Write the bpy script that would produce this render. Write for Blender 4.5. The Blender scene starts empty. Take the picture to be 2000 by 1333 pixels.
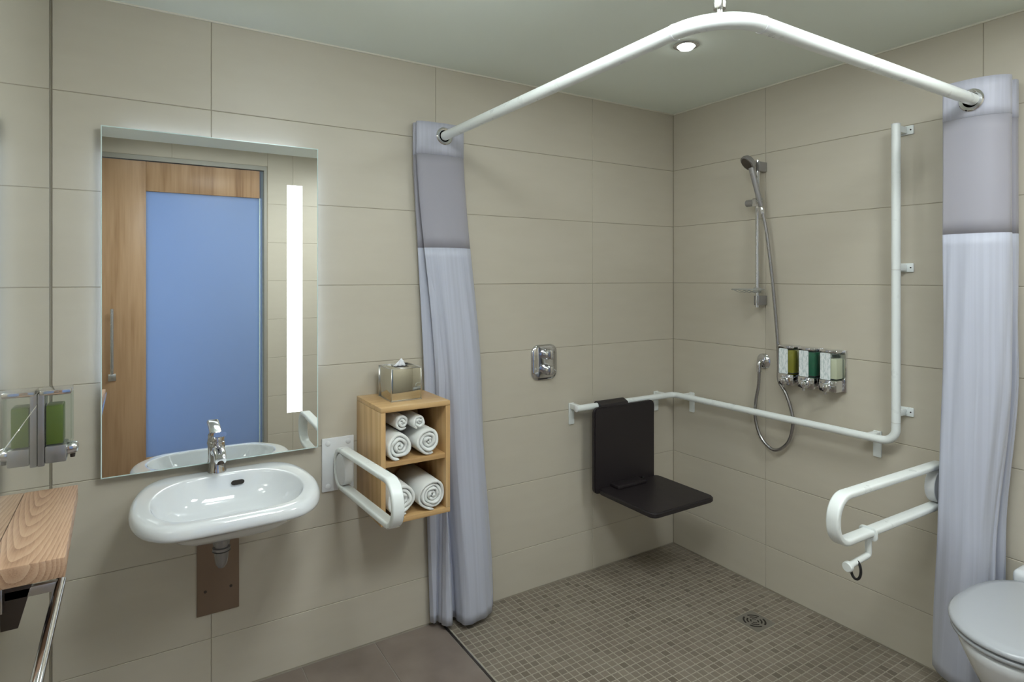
import bpy, bmesh, math, random
from mathutils import Vector, Matrix
random.seed(7)
S = bpy.context.scene
COL = S.collection
PI = math.pi

# ------------------------------------------------------------------ camera, world, light, exposure
CAM = Vector((-2.670, -2.481, 1.553))
F = 1179.0
YAW = math.atan2(741, 1179)
cd = bpy.data.cameras.new('camera'); cam = bpy.data.objects.new('camera', cd); COL.objects.link(cam)
cd.sensor_width = 36.0; cd.lens = F / 2000 * 36; cd.shift_y = -(666.5 - 541) / 2000; cd.clip_start = 0.01
cam.location = CAM; cam.rotation_euler = (PI / 2, 0, -YAW)
S.camera = cam
w = bpy.data.worlds.new('world'); S.world = w; w.use_nodes = True
w.node_tree.nodes['Background'].inputs[0].default_value = (0.55, 0.62, 0.75, 1)
w.node_tree.nodes['Background'].inputs[1].default_value = 0.2
S.view_settings.view_transform = 'Standard'; S.view_settings.look = 'None'
S.view_settings.gamma = 1; S.view_settings.use_curve_mapping = False
S.view_settings.exposure = -0.15
LAMP_COLOR = (0.935, 1.0, 1.0)
LAMP_POWER = 1.6
DOME_STRENGTH = 33.0
FILL_STRENGTH = 27.0  # glow of the added ceiling fill panels
STRIP_STRENGTH = 4.2
HALO_STRENGTH = 8.5
# daylight of the corridor behind the frosted sliding door
ld = bpy.data.lights.new('corridor_daylight', 'AREA'); ld.shape = 'RECTANGLE'; ld.size = 0.30; ld.size_y = 2.1
ld.color = (0.36, 0.58, 1.0); ld.energy = 80
lo = bpy.data.objects.new('corridor_daylight', ld); COL.objects.link(lo)
lo.location = (-2.62, -3.30, 1.25); lo.rotation_euler = (PI / 2, 0, PI)

# ------------------------------------------------------------------ room dimensions
H = 2.5; XL = -2.897; YF = -3.0; HR = 2.62; YS = -2.5
ROWS = [0.0, 0.215, 0.541, 0.867, 1.192, 1.518, 1.843, 2.169, 2.5]

# ------------------------------------------------------------------ materials
MATS = {}
def nt(name):
    m = bpy.data.materials.new(name); m.use_nodes = True
    MATS[name] = m
    t = m.node_tree; b = t.nodes['Principled BSDF']
    return m, t, b
def pset(b, base=None, rough=None, metal=None, **k):
    if base is not None: b.inputs['Base Color'].default_value = (*base, 1)
    if rough is not None: b.inputs['Roughness'].default_value = rough
    if metal is not None: b.inputs['Metallic'].default_value = metal
    for kk, v in k.items():
        b.inputs[kk.replace('_', ' ')].default_value = v
def plain(name, base, rough=0.5, metal=0.0, **k):
    m, t, b = nt(name); pset(b, base, rough, metal, **k)
    # faint procedural roughness variation so that nothing is perfectly uniform
    n = t.nodes.new('ShaderNodeTexNoise'); n.inputs['Scale'].default_value = 22; n.inputs['Detail'].default_value = 3
    mr = t.nodes.new('ShaderNodeMapRange'); mr.inputs[3].default_value = max(0, rough - 0.03); mr.inputs[4].default_value = rough + 0.04
    tc = t.nodes.new('ShaderNodeTexCoord')
    t.links.new(tc.outputs['Object'], n.inputs['Vector'])
    t.links.new(n.outputs['Fac'], mr.inputs[0]); t.links.new(mr.outputs[0], b.inputs['Roughness'])
    return m
def ramp(t, stops):
    r = t.nodes.new('ShaderNodeValToRGB')
    els = r.color_ramp.elements
    while len(els) < len(stops): els.new(0.5)
    for e, (p, c) in zip(els, stops): e.position = p; e.color = (*c, 1)
    return r
def mapping(t, scale, coord='Object', geo=False):
    mp = t.nodes.new('ShaderNodeMapping'); mp.inputs['Scale'].default_value = scale
    if geo:
        g = t.nodes.new('ShaderNodeNewGeometry'); t.links.new(g.outputs['Position'], mp.inputs['Vector'])
    else:
        tc = t.nodes.new('ShaderNodeTexCoord'); t.links.new(tc.outputs[coord], mp.inputs['Vector'])
    return mp
def stone(name, a, b_, rough, scale=(3, 3, 14), bump=0.02, **k):
    m, t, b = nt(name); pset(b, a, rough, 0, **k)
    mp = mapping(t, scale, geo=True)
    oi = t.nodes.new('ShaderNodeObjectInfo')
    n = t.nodes.new('ShaderNodeTexNoise'); n.noise_dimensions = '4D'; n.inputs['Scale'].default_value = 2.2; n.inputs['Detail'].default_value = 6
    t.links.new(mp.outputs[0], n.inputs['Vector']); t.links.new(oi.outputs['Random'], n.inputs['W'])
    r = ramp(t, [(0.3, a), (0.7, b_)]); t.links.new(n.outputs['Fac'], r.inputs[0])
    t.links.new(r.outputs[0], b.inputs['Base Color'])
    n2 = t.nodes.new('ShaderNodeTexNoise'); n2.inputs['Scale'].default_value = 60; n2.inputs['Detail'].default_value = 4
    t.links.new(mp.outputs[0], n2.inputs['Vector'])
    bp = t.nodes.new('ShaderNodeBump'); bp.inputs['Strength'].default_value = bump; bp.inputs['Distance'].default_value = 0.004
    t.links.new(n2.outputs['Fac'], bp.inputs['Height']); t.links.new(bp.outputs[0], b.inputs['Normal'])
    return m
def wood(name, dark, mid, light, axis, rough=0.45, scale=1.0, wave=0.3, wscale=1.6, fine=0.42):
    """oak: rings stretched along the grain axis (0,1,2)"""
    m, t, b = nt(name); pset(b, mid, rough)
    sc = [9 * scale] * 3; sc[axis] = 0.9 * scale
    mp = mapping(t, sc)
    n0 = t.nodes.new('ShaderNodeTexNoise'); n0.inputs['Scale'].default_value = 1.1; n0.inputs['Detail'].default_value = 2
    t.links.new(mp.outputs[0], n0.inputs['Vector'])
    wv = t.nodes.new('ShaderNodeTexWave'); wv.wave_type = 'RINGS'; wv.inputs['Scale'].default_value = wscale
    wv.inputs['Distortion'].default_value = 7; wv.inputs['Detail'].default_value = 3; wv.inputs['Detail Scale'].default_value = 0.9
    t.links.new(mp.outputs[0], wv.inputs['Vector'])
    sc2 = [140 * scale] * 3; sc2[axis] = 5 * scale
    mp2 = mapping(t, sc2)
    n1 = t.nodes.new('ShaderNodeTexNoise'); n1.inputs['Scale'].default_value = 1; n1.inputs['Detail'].default_value = 4
    t.links.new(mp2.outputs[0], n1.inputs['Vector'])
    mx = t.nodes.new('ShaderNodeMath'); mx.operation = 'MULTIPLY_ADD'; mx.inputs[1].default_value = wave
    t.links.new(wv.outputs['Fac'], mx.inputs[0])
    m2 = t.nodes.new('ShaderNodeMath'); m2.operation = 'MULTIPLY'; m2.inputs[1].default_value = fine
    t.links.new(n1.outputs['Fac'], m2.inputs[0])
    m3 = t.nodes.new('ShaderNodeMath'); m3.operation = 'MULTIPLY_ADD'; m3.inputs[1].default_value = 0.3
    t.links.new(n0.outputs['Fac'], m3.inputs[0]); t.links.new(m2.outputs[0], m3.inputs[2])
    t.links.new(m3.outputs[0], mx.inputs[2])
    r = ramp(t, [(0.2, dark), (0.45, mid), (0.72, light)]); t.links.new(mx.outputs[0], r.inputs[0])
    t.links.new(r.outputs[0], b.inputs['Base Color'])
    bp = t.nodes.new('ShaderNodeBump'); bp.inputs['Strength'].default_value = 0.12; bp.inputs['Distance'].default_value = 0.002
    t.links.new(n1.outputs['Fac'], bp.inputs['Height']); t.links.new(bp.outputs[0], b.inputs['Normal'])
    return m
def emit(name, color, strength):
    m, t, b = nt(name); pset(b, (0.9, 0.93, 0.95), 0.4)
    b.inputs['Emission Color'].default_value = (*color, 1); b.inputs['Emission Strength'].default_value = strength
    return m

M_TILE = stone('beige_wall_tile', (0.53, 0.487, 0.402), (0.55, 0.508, 0.422), 0.42, (2.2, 2.2, 9), 0.03)
M_POL = stone('polished_wall_tile', (0.74, 0.72, 0.64), (0.76, 0.74, 0.66), 0.025, (2, 2, 2), 0.0, IOR=2.1, Metallic=0.7)
M_GROUT = stone('wall_grout', (0.37, 0.33, 0.26), (0.40, 0.36, 0.285), 0.8)
M_PGROUT = stone('pale_grout', (0.62, 0.60, 0.5), (0.66, 0.63, 0.53), 0.7)
M_CEIL = stone('painted_ceiling', (0.83, 0.89, 0.82), (0.84, 0.90, 0.83), 0.75, (1, 1, 1), 0.01)
M_FLOOR = stone('brown_floor_tile', (0.195, 0.155, 0.132), (0.245, 0.20, 0.172), 0.42, (4, 4, 4), 0.05)
M_FGROUT = stone('floor_grout', (0.29, 0.265, 0.23), (0.33, 0.30, 0.26), 0.8)
M_MGROUT = stone('mosaic_grout', (0.35, 0.315, 0.255), (0.38, 0.345, 0.28), 0.8)
M_BEAD = plain('sealant_bead', (0.72, 0.70, 0.60), 0.5)
M_CHROME = plain('chrome', (0.68, 0.68, 0.70), 0.06, 1.0)
M_HOSE = plain('ribbed_hose_metal', (0.42, 0.41, 0.42), 0.22, 1.0)
M_BRUSH = plain('brushed_steel', (0.62, 0.61, 0.58), 0.28, 1.0)
M_PLATE = plain('brown_steel_plate', (0.25, 0.18, 0.128), 0.38, 0.55)
M_DARKM = plain('dark_metal', (0.10, 0.085, 0.075), 0.3, 0.8)
M_CER = plain('white_ceramic', (0.76, 0.79, 0.82), 0.07, 0, Coat_Weight=0.6)
M_WHITE = plain('white_coated_metal', (0.80, 0.84, 0.83), 0.28)
M_LID = plain('pale_grey_seat_plastic', (0.42, 0.44, 0.47), 0.22)
M_WHITEP = plain('white_plastic', (0.78, 0.80, 0.82), 0.4)
M_GREYP = plain('grey_chromed_plastic', (0.33, 0.32, 0.32), 0.25, 0.6)
M_SEAT = plain('dark_seat_plastic', (0.017, 0.013, 0.015), 0.45)
M_BLACK = plain('black_rubber', (0.012, 0.012, 0.012), 0.5)
M_HOLE = plain('dark_void', (0.02, 0.015, 0.012), 0.8)
M_MIRROR = plain('mirror_silver', (0.93, 0.95, 0.94), 0.0, 1.0)
MATS['mirror_silver'].node_tree.nodes['Principled BSDF'].inputs['Roughness'].default_value = 0.0
for l in list(MATS['mirror_silver'].node_tree.links):
    if l.to_socket.name == 'Roughness': MATS['mirror_silver'].node_tree.links.remove(l)
M_TBOX = plain('tinted_mirror_acrylic', (0.58, 0.57, 0.50), 0.05, 1.0)
M_GEDGE = plain('glass_edge', (0.62, 0.75, 0.73), 0.12)
M_BACK = plain('mirror_backing', (0.35, 0.36, 0.37), 0.5)
M_STRIP = emit('led_strip', (0.88, 0.97, 1.0), STRIP_STRENGTH)
M_HALO = emit('led_halo', (0.62, 0.76, 1.0), HALO_STRENGTH)
M_LENS = emit('lamp_lens', (0.93, 1.0, 0.97), 25.0)
M_TOWEL = None
OAKC = ((0.40, 0.23, 0.095), (0.57, 0.365, 0.165), (0.72, 0.52, 0.29))
M_OAK_X = wood('oak_along_x', *OAKC, 0, 0.4, 0.5, 0.16, 1.3, 0.42)
M_OAK_Y = wood('oak_along_y', *OAKC, 1, 0.4, 0.5, 0.16, 1.3, 0.42)
M_OAK_Z = wood('oak_along_z', *OAKC, 2, 0.4, 0.5, 0.16, 1.3, 0.42)
def cathedral(name, centre, stretch, period, dark, mid, light):
    """flat-sawn oak: long nested growth rings around a point on the board, with fine pores"""
    m, t, b = nt(name); pset(b, mid, 0.45)
    mp = mapping(t, stretch); mp.inputs['Location'].default_value = [-c * k for c, k in zip(centre, stretch)]
    wv = t.nodes.new('ShaderNodeTexWave'); wv.wave_type = 'RINGS'; wv.rings_direction = 'SPHERICAL'; wv.wave_profile = 'SAW'
    wv.inputs['Scale'].default_value = 2 * PI / (20 * period); wv.inputs['Distortion'].default_value = 7.0
    wv.inputs['Detail'].default_value = 2.5; wv.inputs['Detail Scale'].default_value = 0.25; wv.inputs['Detail Roughness'].default_value = 0.5
    t.links.new(mp.outputs[0], wv.inputs['Vector'])
    mp2 = mapping(t, (420, 24, 420)); n1 = t.nodes.new('ShaderNodeTexNoise'); n1.inputs['Scale'].default_value = 1; n1.inputs['Detail'].default_value = 3
    t.links.new(mp2.outputs[0], n1.inputs['Vector'])
    mp3 = mapping(t, (14, 3, 14)); n2 = t.nodes.new('ShaderNodeTexNoise'); n2.inputs['Scale'].default_value = 1
    t.links.new(mp3.outputs[0], n2.inputs['Vector'])
    a = t.nodes.new('ShaderNodeMath'); a.operation = 'MULTIPLY_ADD'; a.inputs[1].default_value = 0.34
    c = t.nodes.new('ShaderNodeMath'); c.operation = 'MULTIPLY_ADD'; c.inputs[1].default_value = 0.36
    d = t.nodes.new('ShaderNodeMath'); d.operation = 'MULTIPLY'; d.inputs[1].default_value = 0.36
    t.links.new(n2.outputs['Fac'], d.inputs[0]); t.links.new(n1.outputs['Fac'], c.inputs[0]); t.links.new(d.outputs[0], c.inputs[2])
    t.links.new(wv.outputs['Fac'], a.inputs[0]); t.links.new(c.outputs[0], a.inputs[2])
    r = ramp(t, [(0.26, dark), (0.48, mid), (0.74, light)]); t.links.new(a.outputs[0], r.inputs[0])
    t.links.new(r.outputs[0], b.inputs['Base Color'])
    bp = t.nodes.new('ShaderNodeBump'); bp.inputs['Strength'].default_value = 0.15; bp.inputs['Distance'].default_value = 0.001
    t.links.new(wv.outputs['Fac'], bp.inputs['Height']); t.links.new(bp.outputs[0], b.inputs['Normal'])
    return m
M_SHELF = cathedral('shelf_oak', (-2.852, -0.36, 1.012), (1.0, 0.085, 1.0), 0.0052, (0.25, 0.135, 0.08), (0.43, 0.265, 0.168), (0.53, 0.36, 0.24))
M_DOORV = wood('door_oak', (0.24, 0.13, 0.065), (0.39, 0.235, 0.125), (0.48, 0.31, 0.18), 2, 0.4, 0.7)

def mosaic_mat():
    m, t, b = nt('brown_mosaic'); pset(b, (0.2, 0.18, 0.14), 0.45)
    g = t.nodes.new('ShaderNodeNewGeometry')
    sn = t.nodes.new('ShaderNodeVectorMath'); sn.operation = 'SNAP'; sn.inputs[1].default_value = (0.033, 0.033, 10)
    of = t.nodes.new('ShaderNodeVectorMath'); of.operation = 'ADD'; of.inputs[1].default_value = (0.0, 0.0, 5)
    t.links.new(g.outputs['Position'], of.inputs[0]); t.links.new(of.outputs[0], sn.inputs[0])
    wn = t.nodes.new('ShaderNodeTexWhiteNoise'); t.links.new(sn.outputs[0], wn.inputs['Vector'])
    r = ramp(t, [(0.0, (0.155, 0.130, 0.100)), (0.1, (0.180, 0.152, 0.118)), (0.25, (0.208, 0.178, 0.140)), (1.0, (0.240, 0.206, 0.165))])
    t.links.new(wn.outputs['Value'], r.inputs[0])
    n = t.nodes.new('ShaderNodeTexNoise'); n.inputs['Scale'].default_value = 5; n.inputs['Detail'].default_value = 5
    t.links.new(g.outputs['Position'], n.inputs['Vector'])
    mx = t.nodes.new('ShaderNodeMixRGB'); mx.blend_type = 'MULTIPLY'; mx.inputs[0].default_value = 0.5
    r2 = ramp(t, [(0.3, (0.75, 0.70, 0.70)), (0.7, (1.0, 1.0, 0.98))]); t.links.new(n.outputs['Fac'], r2.inputs[0])
    t.links.new(r.outputs[0], mx.inputs[1]); t.links.new(r2.outputs[0], mx.inputs[2])
    t.links.new(mx.outputs[0], b.inputs['Base Color'])
    return m
M_MOS = mosaic_mat()

def fabric_mat(name, color, transp=0.0, stripes=True):
    m, t, b = nt(name); pset(b, color, 0.55, 0, Sheen_Weight=0.3)
    tc = t.nodes.new('ShaderNodeTexCoord')
    wv = t.nodes.new('ShaderNodeTexNoise'); wv.inputs['Scale'].default_value = 1; wv.inputs['Detail'].default_value = 1
    mp = t.nodes.new('ShaderNodeMapping'); mp.inputs['Scale'].default_value = (70, 0.6, 1)
    t.links.new(tc.outputs['UV'], mp.inputs[0]); t.links.new(mp.outputs[0], wv.inputs['Vector'])
    if stripes:
        c2 = tuple(x * 0.93 for x in color)
        r = ramp(t, [(0.42, c2), (0.58, color)]); t.links.new(wv.outputs['Fac'], r.inputs[0])
        t.links.new(r.outputs[0], b.inputs['Base Color'])
        mr = t.nodes.new('ShaderNodeMapRange'); mr.inputs[3].default_value = 0.35; mr.inputs[4].default_value = 0.6
        t.links.new(wv.outputs['Fac'], mr.inputs[0]); t.links.new(mr.outputs[0], b.inputs['Roughness'])
    out = [n for n in t.nodes if n.type == 'OUTPUT_MATERIAL'][0]
    tr = t.nodes.new('ShaderNodeBsdfTranslucent'); tr.inputs[0].default_value = (*color, 1)
    mix = t.nodes.new('ShaderNodeMixShader'); mix.inputs[0].default_value = 0.18
    t.links.new(b.outputs[0], mix.inputs[1]); t.links.new(tr.outputs[0], mix.inputs[2])
    last = mix
    if transp:
        tp = t.nodes.new('ShaderNodeBsdfTransparent')
        mix2 = t.nodes.new('ShaderNodeMixShader'); mix2.inputs[0].default_value = transp
        t.links.new(mix.outputs[0], mix2.inputs[1]); t.links.new(tp.outputs[0], mix2.inputs[2]); last = mix2
    t.links.new(last.outputs[0], out.inputs['Surface'])
    return m
M_CURT = fabric_mat('satin_curtain', (0.60, 0.625, 0.735))
M_HEAD = fabric_mat('curtain_header', (0.58, 0.59, 0.69))
M_MESH = fabric_mat('curtain_mesh', (0.47, 0.46, 0.52), 0.22, False)

def towel_mat():
    m, t, b = nt('terry_towel'); pset(b, (0.80, 0.82, 0.80), 0.95, 0, Sheen_Weight=0.4)
    mp = mapping(t, (1, 1, 1))
    n = t.nodes.new('ShaderNodeTexNoise'); n.inputs['Scale'].default_value = 420; n.inputs['Detail'].default_value = 2
    t.links.new(mp.outputs[0], n.inputs['Vector'])
    bp = t.nodes.new('ShaderNodeBump'); bp.inputs['Strength'].default_value = 0.6; bp.inputs['Distance'].default_value = 0.003
    t.links.new(n.outputs['Fac'], bp.inputs['Height']); t.links.new(bp.outputs[0], b.inputs['Normal'])
    return m
M_TOWEL = towel_mat()
M_TISSUE = plain('tissue_paper', (0.85, 0.86, 0.9), 0.9)

def frosted():
    m, t, b = nt('frosted_door_glass'); pset(b, (0.42, 0.52, 0.72), 0.35)
    out = [n for n in t.nodes if n.type == 'OUTPUT_MATERIAL'][0]
    tr = t.nodes.new('ShaderNodeBsdfTranslucent'); tr.inputs[0].default_value = (0.62, 0.74, 0.95, 1)
    mix = t.nodes.new('ShaderNodeMixShader'); mix.inputs[0].default_value = 0.6
    t.links.new(b.outputs[0], mix.inputs[1]); t.links.new(tr.outputs[0], mix.inputs[2])
    t.links.new(mix.outputs[0], out.inputs['Surface'])
    return m
M_FROST = frosted()
def clear(name, col, transp=0.55, rough=0.05):
    m, t, b = nt(name); pset(b, col, rough)
    out = [n for n in t.nodes if n.type == 'OUTPUT_MATERIAL'][0]
    tp = t.nodes.new('ShaderNodeBsdfTransparent'); tp.inputs[0].default_value = (0.93, 0.96, 0.94, 1)
    mix = t.nodes.new('ShaderNodeMixShader'); mix.inputs[0].default_value = transp
    t.links.new(b.outputs[0], mix.inputs[1]); t.links.new(tp.outputs[0], mix.inputs[2])
    t.links.new(mix.outputs[0], out.inputs['Surface'])
    return m
M_CLEAR = clear('clear_acrylic', (0.25, 0.27, 0.27), 0.9)
M_GREEN = plain('olive_green_soap', (0.10, 0.15, 0.008), 0.3)
M_YELL = plain('yellow_green_gel', (0.26, 0.24, 0.008), 0.22)
M_TEAL = plain('green_gel', (0.0, 0.115, 0.052), 0.2)
M_CREAM = plain('cream_lotion', (0.66, 0.66, 0.50), 0.3)
def label_mat():
    m, t, b = nt('printed_label'); pset(b, (0.82, 0.86, 0.87), 0.4)
    mp = mapping(t, (1, 1, 1), 'Generated')
    sx = t.nodes.new('ShaderNodeSeparateXYZ'); t.links.new(mp.outputs[0], sx.inputs[0])
    n = t.nodes.new('ShaderNodeTexNoise'); n.inputs['Scale'].default_value = 7; n.inputs['Detail'].default_value = 5
    t.links.new(mp.outputs[0], n.inputs['Vector'])
    r = ramp(t, [(0.45, (0.82, 0.86, 0.87)), (0.62, (0.55, 0.63, 0.64))]); t.links.new(n.outputs['Fac'], r.inputs[0])
    t.links.new(r.outputs[0], b.inputs['Base Color'])
    return m
M_LABEL = label_mat()

# ------------------------------------------------------------------ mesh helpers
def mk(name, verts, faces, mat, parent=None, smooth=False, uv=None):
    me = bpy.data.meshes.new(name); me.from_pydata([tuple(v) for v in verts], [], faces); me.update()
    o = bpy.data.objects.new(name, me); COL.objects.link(o)
    if mat: me.materials.append(mat)
    if smooth:
        me.polygons.foreach_set('use_smooth', [True] * len(me.polygons))
    if parent: o.parent = parent; o.matrix_parent_inverse = Matrix.Translation(-parent.location) if parent.type == 'EMPTY' else Matrix.Identity(4)
    return o
def bmk(name, bm, mat, parent=None, smooth=False, angle=None):
    bmesh.ops.recalc_face_normals(bm, faces=bm.faces)
    me = bpy.data.meshes.new(name); bm.to_mesh(me); bm.free()
    if mat: me.materials.append(mat)
    o = bpy.data.objects.new(name, me); COL.objects.link(o)
    if smooth or angle:
        me.polygons.foreach_set('use_smooth', [True] * len(me.polygons))
        if angle: me.set_sharp_from_angle(angle=angle)
    if parent: o.parent = parent; o.matrix_parent_inverse = Matrix.Translation(-parent.location) if parent.type == 'EMPTY' else Matrix.Identity(4)
    return o
def thing(name, label, cat, loc=(0, 0, 0), group=None):
    o = bpy.data.objects.new(name, None); COL.objects.link(o); o.location = loc; o.empty_display_size = 0.05
    o['label'] = label; o['category'] = cat
    if group: o['group'] = group
    return o
def struct(o, label=None):
    o['kind'] = 'structure'
    if label: o['label'] = label
    return o
def bm_box(bm, lo_, hi, bevel=0.0, seg=2):
    b2 = bmesh.new()
    r = bmesh.ops.create_cube(b2, size=1)
    c = [(lo_[i] + hi[i]) / 2 for i in range(3)]; s = [hi[i] - lo_[i] for i in range(3)]
    for v in b2.verts: v.co = Vector([c[i] + v.co[i] * s[i] for i in range(3)])
    if bevel: bmesh.ops.bevel(b2, geom=b2.edges[:], offset=bevel, segments=seg, affect='EDGES', profile=0.5)
    tmp = bpy.data.meshes.new('t'); b2.to_mesh(tmp); b2.free(); bm.from_mesh(tmp); bpy.data.meshes.remove(tmp)
def box(name, lo_, hi, mat, parent=None, bevel=0.0, seg=2, smooth=None):
    bm = bmesh.new(); bm_box(bm, lo_, hi, bevel, seg)
    return bmk(name, bm, mat, parent, angle=(math.radians(40) if bevel else None))
def fillet(pts, r, n=8, closed=False):
    pts = [Vector(p) for p in pts]; out = []
    N = len(pts)
    for i, p in enumerate(pts):
        if not closed and i in (0, N - 1): out.append(p); continue
        a = pts[i - 1]; b = pts[(i + 1) % N]
        ri = r[i] if isinstance(r, (list, tuple)) else r
        da = (a - p).normalized(); db = (b - p).normalized()
        ang = da.angle(db)
        if ang > PI - 0.02 or ri <= 0: out.append(p); continue
        d = min(ri / math.tan(ang / 2), (a - p).length * 0.49, (b - p).length * 0.49)
        rr = d * math.tan(ang / 2)
        c = p + (da + db).normalized() * (rr / math.sin(ang / 2))
        s = p + da * d - c; e = p + db * d - c
        tot = s.angle(e)
        ax = s.cross(e).normalized()
        for k in range(n + 1):
            out.append(c + Matrix.Rotation(tot * k / n, 3, ax) @ s)
    return out
def spline(pts, n=10):
    pts = [Vector(p) for p in pts]; P = [2 * pts[0] - pts[1]] + pts + [2 * pts[-1] - pts[-2]]
    out = []
    for i in range(1, len(P) - 2):
        for k in range(n):
            t = k / n; a, b, c, d = P[i - 1], P[i], P[i + 1], P[i + 2]
            out.append(0.5 * ((2 * b) + (c - a) * t + (2 * a - 5 * b + 4 * c - d) * t * t + (3 * b - a - 3 * c + d) * t ** 3))
    out.append(pts[-1]); return out
def bm_sweep(bm, path, profile, ref=None, closed=False, caps=True, scale=None):
    """profile: list of (u,v); ref: constant vector used for the v axis (planar paths)"""
    path = [Vector(p) for p in path]; N = len(path); rings = []
    prev = None
    for i, p in enumerate(path):
        if closed: tdir = (path[(i + 1) % N] - path[i - 1])
        else: tdir = path[min(i + 1, N - 1)] - path[max(i - 1, 0)]
        tdir.normalize()
        if ref is not None:
            v = Vector(ref); v = (v - tdir * v.dot(tdir)).normalized(); u = tdir.cross(v)
        else:
            if prev is None:
                a = Vector((0, 0, 1)) if abs(tdir.z) < 0.9 else Vector((1, 0, 0))
                u = tdir.cross(a).normalized()
            else:
                u = (prev - tdir * prev.dot(tdir)).normalized()
            v = tdir.cross(u); prev = u
        s = scale[i] if scale else 1.0
        rings.append([bm.verts.new(p + u * (a * s) + v * (b * s)) for a, b in profile])
    m = len(profile)
    for i in range(N if closed else N - 1):
        A = rings[i]; B = rings[(i + 1) % N]
        for k in range(m): bm.faces.new((A[k], A[(k + 1) % m], B[(k + 1) % m], B[k]))
    if not closed and caps:
        bm.faces.new(rings[0][::-1]); bm.faces.new(rings[-1])
def circ(r, n=16): return [(r * math.cos(2 * PI * k / n), r * math.sin(2 * PI * k / n)) for k in range(n)]
def rrect(wd, hg, r, n=3):
    out = []
    for cx, cy, a0 in ((wd / 2 - r, hg / 2 - r, 0), (-wd / 2 + r, hg / 2 - r, 90), (-wd / 2 + r, -hg / 2 + r, 180), (wd / 2 - r, -hg / 2 + r, 270)):
        for k in range(n + 1):
            a = math.radians(a0 + 90 * k / n); out.append((cx + r * math.cos(a), cy + r * math.sin(a)))
    return out
def tube(name, path, r, mat, parent=None, n=16, closed=False, scale=None):
    bm = bmesh.new(); bm_sweep(bm, path, circ(r, n), closed=closed, scale=scale)
    return bmk(name, bm, mat, parent, angle=math.radians(50))
def bm_lathe(bm, prof, origin, axis=(0, 0, 1), n=28):
    """prof: list of (radius, height along axis)"""
    ax = Vector(axis).normalized(); a = Vector((1, 0, 0)) if abs(ax.x) < 0.9 else Vector((0, 1, 0))
    u = ax.cross(a).normalized(); v = ax.cross(u); O = Vector(origin); rings = []
    for r, h in prof:
        if r < 1e-6: rings.append([bm.verts.new(O + ax * h)])
        else: rings.append([bm.verts.new(O + ax * h + (u * math.cos(2 * PI * k / n) + v * math.sin(2 * PI * k / n)) * r) for k in range(n)])
    for A, B in zip(rings, rings[1:]):
        for k in range(n):
            q = []
            for x in ((A, k), (A, k + 1), (B, k + 1), (B, k)):
                vv = x[0][x[1] % len(x[0])]
                if vv not in q: q.append(vv)
            if len(q) > 2: bm.faces.new(q)
    for R, rev in ((rings[0], True), (rings[-1], False)):
        if len(R) > 1: bm.faces.new(R[::-1] if rev else R)
def lathe(name, prof, origin, axis, mat, parent=None, n=28):
    bm = bmesh.new(); bm_lathe(bm, prof, origin, axis, n)
    return bmk(name, bm, mat, parent, angle=math.radians(35))
def bm_loft(bm, rings, cap0=True, cap1=True):
    R = [[bm.verts.new(p) for p in r] for r in rings]; n = len(R[0])
    for A, B in zip(R, R[1:]):
        for k in range(n): bm.faces.new((A[k], A[(k + 1) % n], B[(k + 1) % n], B[k]))
    if cap0: bm.faces.new(R[0][::-1])
    if cap1: bm.faces.new(R[-1])
def prism(name, outline, axis, a, b, mat, parent=None, bevel=0.0):
    """outline in the two other axes, extruded along axis from a to b"""
    def P(u, v, t):
        if axis == 0: return Vector((t, u, v))
        if axis == 1: return Vector((u, t, v))
        return Vector((u, v, t))
    bm = bmesh.new()
    bm_loft(bm, [[P(u, v, a) for u, v in outline], [P(u, v, b) for u, v in outline]])
    if bevel: 
        bmesh.ops.recalc_face_normals(bm, faces=bm.faces)
        es = [e for e in bm.edges if len(e.link_faces) == 2 and e.calc_face_angle() > 0.9]
        bmesh.ops.bevel(bm, geom=es, offset=bevel, segments=2, affect='EDGES', profile=0.5)
    return bmk(name, bm, mat, parent, angle=math.radians(40))

# ------------------------------------------------------------------ tiles
def tile_obj(name, axis, sgn, lo_, hi, face, depth, mat, parent, ch=0.0012):
    """chamfered tile lying in the plane axis=face, front side towards sgn"""
    o1, o2 = [i for i in range(3) if i != axis]
    def P(u, v, d):
        p = [0, 0, 0]; p[o1] = u; p[o2] = v; p[axis] = face + sgn * d; return p
    u0, v0 = lo_; u1, v1 = hi
    vs = [P(u0, v0, -depth), P(u1, v0, -depth), P(u1, v1, -depth), P(u0, v1, -depth),
          P(u0, v0, -ch), P(u1, v0, -ch), P(u1, v1, -ch), P(u0, v1, -ch),
          P(u0 + ch, v0 + ch, 0), P(u1 - ch, v0 + ch, 0), P(u1 - ch, v1 - ch, 0), P(u0 + ch, v1 - ch, 0)]
    fs = [(0, 1, 2, 3), (8, 9, 10, 11)]
    for a in (0, 4):
        for k in range(4):
            fs.append((a + k, a + (k + 1) % 4, a + 4 + (k + 1) % 4, a + 4 + k))
    bm = bmesh.new()
    V = [bm.verts.new(p) for p in vs]
    for f in fs: bm.faces.new([V[i] for i in f])
    return bmk(name, bm, mat, parent)
G = 0.0012   # half joint
def tiled_wall(wall, axis, sgn, face, cols, rows, mat, skip=None, depth=0.006, g=G):
    for a, b in zip(cols, cols[1:]):
        for c, d in zip(rows, rows[1:]):
            if skip and skip(a, b, c, d): continue
            tile_obj('tile', axis, sgn, (a + g, c + g), (b - g, d - g), face, depth, mat, wall)

RB = 0.0022   # how far the grout bed lies behind the tile faces
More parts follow.
